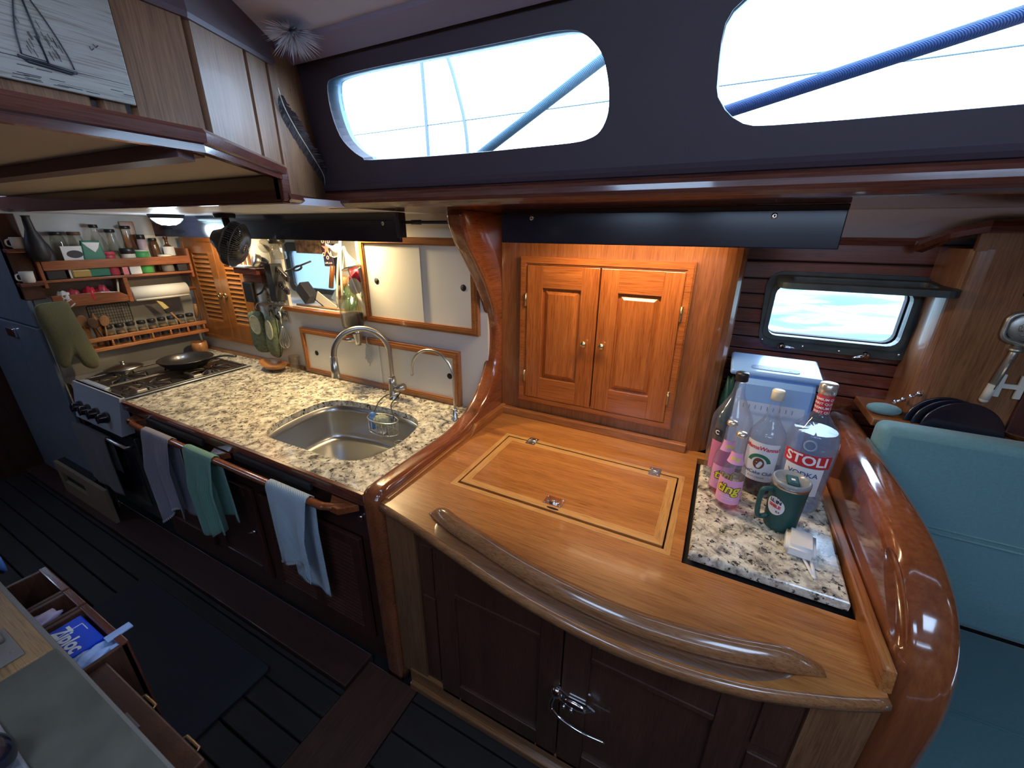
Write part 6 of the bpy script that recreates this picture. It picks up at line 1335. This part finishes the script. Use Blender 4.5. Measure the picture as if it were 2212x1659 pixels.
# ================================================================= NEAR SIDE OF THE CABIN
t = thing('near_counter', 'worn grey-brown counter edge in the bottom left foreground', 'counter', (-.9, -.1, 0))
part('counter_top', M().box(-1.262, .30, -.75, .112, .855, .90, .004), 'near_top', t, True); plain('near_top', (.085, .080, .062), .6, var=.25, bscale=40, bump=.1)
part('wood_end', M().box(-1.90, -1.264, -.75, .108, .855, .90, .004), 'worn_wood', t, True)
part('carcass', M().box(-1.88, .28, -.75, .072, .02, .855), 'mahogany_z', t, True)
part('edge', M().box(-1.90, .30, .106, .118, .862, .898, .003), 'worn_dark', t, True); plain('worn_dark', (.16, .14, .12), .5)
t = thing('catch_plate', 'grey metal hinge plate screwed to the foreground counter edge', 'catch', (-1.36, .03, .90))
m = M().box(-1.44, -1.30, -.005, .072, .9005, .905, .002).tube([(-1.45, .05, .91), (-1.38, .05, .913)], .012, 10)
for x, y in ((-1.42, .01), (-1.33, .06), (-1.33, .01)): m.sphere((x, y, .905), .005, (1, 1, .5), 8)
part('plate', m, 'worn_dark', t, True)
solo('black_knob', M().sphere((0, 0, 0), .045, (1, 1, 1), 28), 'black_gloss', 'round black ball at the bottom left corner of the picture', 'ball').location = (-1.02, -.045, .946)  # a black knob, modelled as a plain sphere
solo('grey_cloth', M().box(-.34, .16, -.10, .015, 0, .012, .005, 3), 'grey_metal', 'grey-blue metal tray on the foreground counter corner', 'tray').location = (-.95, -.02, .9002); plain('grey_metal', (.30, .32, .38), .35, .5, bump=.2, bscale=150)
# open-topped drawers standing proud of the counter
def bin_(x0, x1, y0, y1, z0, z1, lb):
    t = thing('open_drawer', lb, 'drawer', ((x0 + x1) / 2, (y0 + y1) / 2, z0), group=None); w = .012
    part('drawer_box', M().box(x0, x1, y0, y1, z0, z0 + w).box(x0, x0 + w, y0, y1, z0 + w, z1, .002).box(x1 - w, x1, y0, y1, z0 + w, z1, .002).box(x0 + w, x1 - w, y0, y0 + w, z0 + w, z1), 'cabinet_dark_z', t, True)
    part('drawer_front', M().box(x0, x1, y1 - .014, y1 + .004, z0, z1 + .004, .003), 'mahogany_x', t, True); return t
plain('drawer_brass', (.62, .40, .20), .35, .9)
for x0, x1, y0, y1, z0, z1, lb in ((-1.500, -1.250, .075, .215, .50, .80, 'dark open drawer holding the blue box and plastic bags'), (-1.80, -1.62, .075, .215, .50, .80, 'dark open drawer furthest from the camera'), (-1.615, -1.505, .075, .215, .50, .80, 'dark open drawer with a pink-white packet, middle of the row')):
    t = bin_(x0, x1, y0, y1, z0, z1, lb)
t = thing('drawer_tower', 'dark wooden drawer stack with two brass pulls facing the aisle', 'drawer', (-1.1, .13, .2))
part('body', M().box(-1.245, -.80, .075, .168, .12, .79, .004), 'cabinet_dark_z', t, True)
for x in (-1.12, -.93): part('pull', M().tube([(x, .168, .735), (x + .005, .182, .735), (x + .055, .182, .735), (x + .06, .168, .735)], .0035, 8), 'drawer_brass', t, True)
part('side_catch', M().box(-1.05, -.99, .10, .135, .7905, .794, .001), 'worn_dark', t, True)
t = thing('storage_bag_box', 'bright blue Ziploc box lying in the open drawer', 'box', (-1.39, .15, .70), (0, 0, 0))
part('carton', M().box(-1.475, -1.330, .090, .195, .64, .795, .002), 'ziploc_blue', t, True); plain('ziploc_blue', (.005, .06, .62), .4)
vf = textm('Ziploc', .046, .0016, shear=.15)
def zt(x, y): return (-1.405 + y * 1.0, .143 - x * .8 + 0, .7958)
a_ = math.radians(0); m = M().add([(-1.403 + x * 1.0, .146 + y, .7958) for x, y, z in vf[0]], vf[1])
m.v = [(x, y, z) for x, y, z in m.v]; part('lettering', m, 'ink_white', t, True)
m = M()
for p, q in (((-1.435, .095), (-1.435, .185)), ((-1.435, .185), (-1.40, .185)), ((-1.375, .095), (-1.375, .12))): m.tube([(p[0], p[1], .7960), (q[0], q[1], .7960)], .0012, 5)
part('logo_frame', m, 'ink_white', t, True)
def crumple(cx_, cy_, cz_, sx, sy, sz, k0, sub=4):
    b = bmesh.new(); bmesh.ops.create_icosphere(b, subdivisions=sub, radius=1)
    for v in b.verts: q = v.co; k = 1 + .14 * math.sin(q.x * 7 + q.y * 5 + k0) + .07 * math.sin(q.y * 15 + q.z * 9) ; v.co = Vector((cx_ + q.x * sx * k, cy_ + q.y * sy * k, cz_ + q.z * sz * k))
    return M().bm(b, True)
m = crumple(-1.295, .145, .775, .030, .062, .032, 1).box(-1.315, -1.290, .19, .245, .80, .806, .002).box(-1.275, -1.262, .185, .215, .795, .80, .002)
solo('plastic_bags', m, 'bag_clear', 'crumpled pale blue plastic bags spilling from the drawer beside the blue box', 'bag', loc=(-1.295, .145, .75)); plain('bag_clear', (.35, .47, .75), .35, bump=.8, bscale=60)
solo('pink_packet', crumple(-1.56, .13, .785, .030, .045, .015, 2, 3), 'packet_lilac', 'lilac white packet in the middle open drawer', 'packet', loc=(-1.56, .13, .78)); plain('packet_lilac', (.50, .42, .62), .4)
solo('bluelit_board', M().grid([[(-1.86 + .05 * i / 6 - .02 * math.sin(j), .12 + .03 * i / 6, 1.01 - .16 * j / 6 + .01 * math.sin(i)) for j in range(7)] for i in range(7)], True, .006), 'board_bluelit', 'bright blue cloth hanging at the left picture edge above the drawers', 'cloth', loc=(-1.85, .13, .85)); plain('board_bluelit', (.08, .18, .50), .7)  # upright board; the blue light on it is put into its colour
solo('floor_mat', M().prism(rrect(-2.60, -1.50, .205, .615, .025, 4), 'z', .001, .012, .003), 'mat_rubber', 'dark grey rubber mat on the galley floor', 'mat', loc=(-2.0, .4, .001))
# ================================================================= PICTURE, FEATHER, PLUME, OUTSIDE GEAR
t = thing('boat_picture', 'pale wooden picture of a sailing boat on the overhead boards at top left', 'picture', (-1.03, .28, 2.2), (0, 0, 0))
part('board', M().box(-1.046, -1.038, .03, .475, 2.046, 2.265, .0015), 'picture_wood', t, True); wood('picture_wood', (.33, .29, .25), (.46, .42, .37), 'Y', rough=.6, coat=0, fig=.4)
X_ = -1.0372
def pp(y, z): return (X_, y, z)
m = M().tube([pp(.333, 2.080), pp(.400, 2.076)], .0022, 6).tube([pp(.333, 2.082), pp(.343, 2.075), pp(.392, 2.072), pp(.401, 2.077)], .0016, 6)
m.tube(curve_pts([pp(.338, 2.084), pp(.341, 2.12), pp(.352, 2.165), pp(.358, 2.185)], 4), .0010, 5).tube([pp(.367, 2.079), pp(.358, 2.185)], .0013, 5).tube(curve_pts([pp(.358, 2.185), pp(.380, 2.14), pp(.394, 2.10), pp(.398, 2.080)], 4), .0010, 5).tube([pp(.338, 2.084), pp(.366, 2.082)], .0007, 5)
for k in range(26):
    f_ = R_.random(); y0 = .345 + .045 * f_; z0 = 2.085 + R_.random() * .06 * (1 - abs(f_ - .3)); m.tube([pp(y0, z0), pp(y0 - .003, z0 + .010)], .0004, 4)
for k in range(16):
    y0 = .31 + R_.random() * .15; z0 = 2.050 + R_.random() * .022; m.tube([pp(y0, z0), pp(y0 + .018, z0)], .0004, 4)
m.tube([pp(.04, 2.079), pp(.333, 2.079)], .0004, 4).tube([pp(.402, 2.077), pp(.472, 2.077)], .0003, 4)
part('boat_drawing', m, 'ink_black', t, True)
m = M().tube([pp(.428, 2.122), pp(.430, 2.117), pp(.434, 2.121)], .0006, 4).tube([pp(.434, 2.127), pp(.437, 2.123), pp(.441, 2.127)], .0006, 4); part('bird_marks', m, 'ink_black', t, True)
# long feather on the slanting board, white tuft on the headliner
def feather(name, lb, cat, P, w, mat, shaft, n=60, curl=.006, seed=2):
    rr = random.Random(seed); C_ = curve_pts(P, n // (len(P) - 1)); t = thing(name, lb, cat, P[0])
    part('shaft', M().tube(C_, [.0022 * (1 - .7 * i / len(C_)) for i in range(len(C_))], 6), shaft, t, True)
    m = M(); side = Vector((-.5, -.75, .0)).normalized()
    for i in range(4, len(C_) - 1):
        k = i / len(C_); ww = w * math.sin(min(1, k * 3.2) * PI / 2) * (1 - max(0, k - .85) / .15 * .8); d = (C_[i] - C_[i - 1]).normalized(); o = d.cross(Vector((.78, -.60, .1))).normalized()
        for sg in (-1, 1):
            g = rr.uniform(.75, 1.05); a = C_[i]; b_ = a + o * sg * ww * g + d * ww * .7; c_ = Vector((.78, -.6, .1)) * curl * rr.uniform(.2, 1)
            m.add([a[:], (a + d * .006)[:], (b_ + d * .005 + c_)[:], (b_ + c_)[:]], [(0, 1, 2, 3)])
    part('vane', m, mat, t, True); return t
plain('feather_dark', (.035, .035, .045), .6, var=.9, bscale=220); plain('feather_white', (.70, .68, .72), .8)
feather('long_feather', 'long dark striped feather stuck on the slanting boards by the window', 'feather', [(-1.277, .958, 2.225), (-1.282, .975, 2.178), (-1.303, 1.022, 2.128), (-1.332, 1.088, 2.073), (-1.362, 1.150, 2.020), (-1.378, 1.165, 1.985)], .026, 'feather_dark', 'cream_lid')
t = thing('white_tuft', 'fluffy white feather tuft hanging from the headliner corner', 'tuft', (-1.17, .93, 2.34)); m = M(); rr = random.Random(5)
for k in range(520):
    a = rr.uniform(0, 2 * PI); el = rr.uniform(.1, 1.2); L_ = rr.uniform(.04, .095); p = Vector((-1.17, .95, 2.352)); d = Vector((math.cos(a) * math.sin(el) + .35, math.sin(a) * math.sin(el) - .25, -math.cos(el) * .55)).normalized()
    q = p + d * L_; s = d.orthogonal().normalized() * .0016; mid = p + d * L_ * .5 + Vector((0, 0, -.006)); m.add([(p - s)[:], (p + s)[:], (mid + s)[:], (mid - s)[:], (q)[:]], [(0, 1, 2, 3), (3, 2, 4)])
part('down', m, 'feather_white', t)
for ch in t.children: ch.data.transform(Matrix.Translation((1.17, -.93, -2.34)))
# rope and rails outside the windows
cloth('rope_blue', (.010, .035, .13), w=120, c2=(.02, .07, .22), dirn='DIAGONAL')
solo('mooring_rope', M().tube([(-.25, 1.32, 2.078), (.431, 1.32, 2.231), (1.3, 1.32, 2.426)], .0155, 14), 'rope_blue', 'dark blue rope running diagonally outside the right-hand window', 'rope', loc=(-.02, 1.32, 2.085))
solo('side_rope', M().tube([(-1.25, 1.60, 1.974), (-.885, 1.60, 2.163), (-.30, 1.60, 2.465)], .018, 12), 'rope_teal', 'blue speckled rope slanting outside the left-hand window', 'rope', loc=(-.8, 1.6, 2.1)); cloth('rope_teal', (.012, .05, .08), w=90, c2=(.06, .12, .16), dirn='DIAGONAL')
plain('rail_pale', (.075, .10, .115), .5)
solo('stern_rail', M().tube(curve_pts([(-1.99, 2.6, 1.9), (-1.995, 2.6, 2.5), (-2.01, 2.6, 3.0)], 4), .013, 10).tube(curve_pts([(-1.66, 2.6, 1.9), (-1.67, 2.6, 2.4), (-1.73, 2.6, 2.67), (-1.82, 2.6, 2.90), (-1.95, 2.6, 2.97)], 4), .012, 10), 'rail_pale', 'pale hoop rail standing on deck outside the left-hand window', 'rail', loc=(-1.9, 2.6, 1.9))
solo('guard_wire', M().tube([(-4.0, 2.6, 2.50), (4.0, 2.6, 2.53)], .004, 6), 'rail_pale', 'thin guard wire outside both long windows', 'wire', loc=(0, 2.6, 2.36))
# warm galley lamp tucked behind the valance, and the pantry strip light behind the other one
lt = thing('under_deck_lamp', 'small warm lamp tucked up behind the black galley valance', 'lamp', (-1.86, 1.60, 1.90))
part('housing', M().box(-1.98, -1.74, 1.575, 1.625, 1.885, 1.907, .004), 'white_plastic', lt, True)
part('diffuser', M().box(-1.97, -1.75, 1.582, 1.618, 1.878, 1.885, .002), 'warm_glow', lt, True)
plain('warm_glow', (.9, .8, .6), .4, emit=(1, .78, .45), es=12)
area('galley_lamp_light', (-1.86, 1.60, 1.872), (0, 0, 0), .20, .04, 18, (1, .74, .38))
lt = thing('under_deck_lamp', 'small warm lamp above the louvred cupboard behind the valance', 'lamp', (-2.95, 1.58, 1.90))
part('housing', M().box(-3.07, -2.83, 1.565, 1.605, 1.885, 1.907, .004), 'white_plastic', lt, True)
part('diffuser', M().box(-3.06, -2.84, 1.572, 1.598, 1.878, 1.885, .002), 'warm_glow', lt, True)
area('galley_lamp_light', (-2.95, 1.585, 1.872), (0, 0, 0), .20, .03, 6, (1, .76, .42))
lt = thing('strip_light', 'slim warm strip light behind the pantry valance', 'lamp', (-.3, 1.52, 1.90))
part('housing', M().box(-.60, .0, 1.50, 1.54, 1.89, 1.907, .004), 'white_plastic', lt, True)
part('diffuser', M().box(-.59, -.01, 1.505, 1.535, 1.884, 1.890, .002), 'warm_glow', lt, True)
area('strip_lamp_light', (-.30, 1.52, 1.878), (math.radians(8), 0, 0), .55, .03, 7, (1, .74, .45))
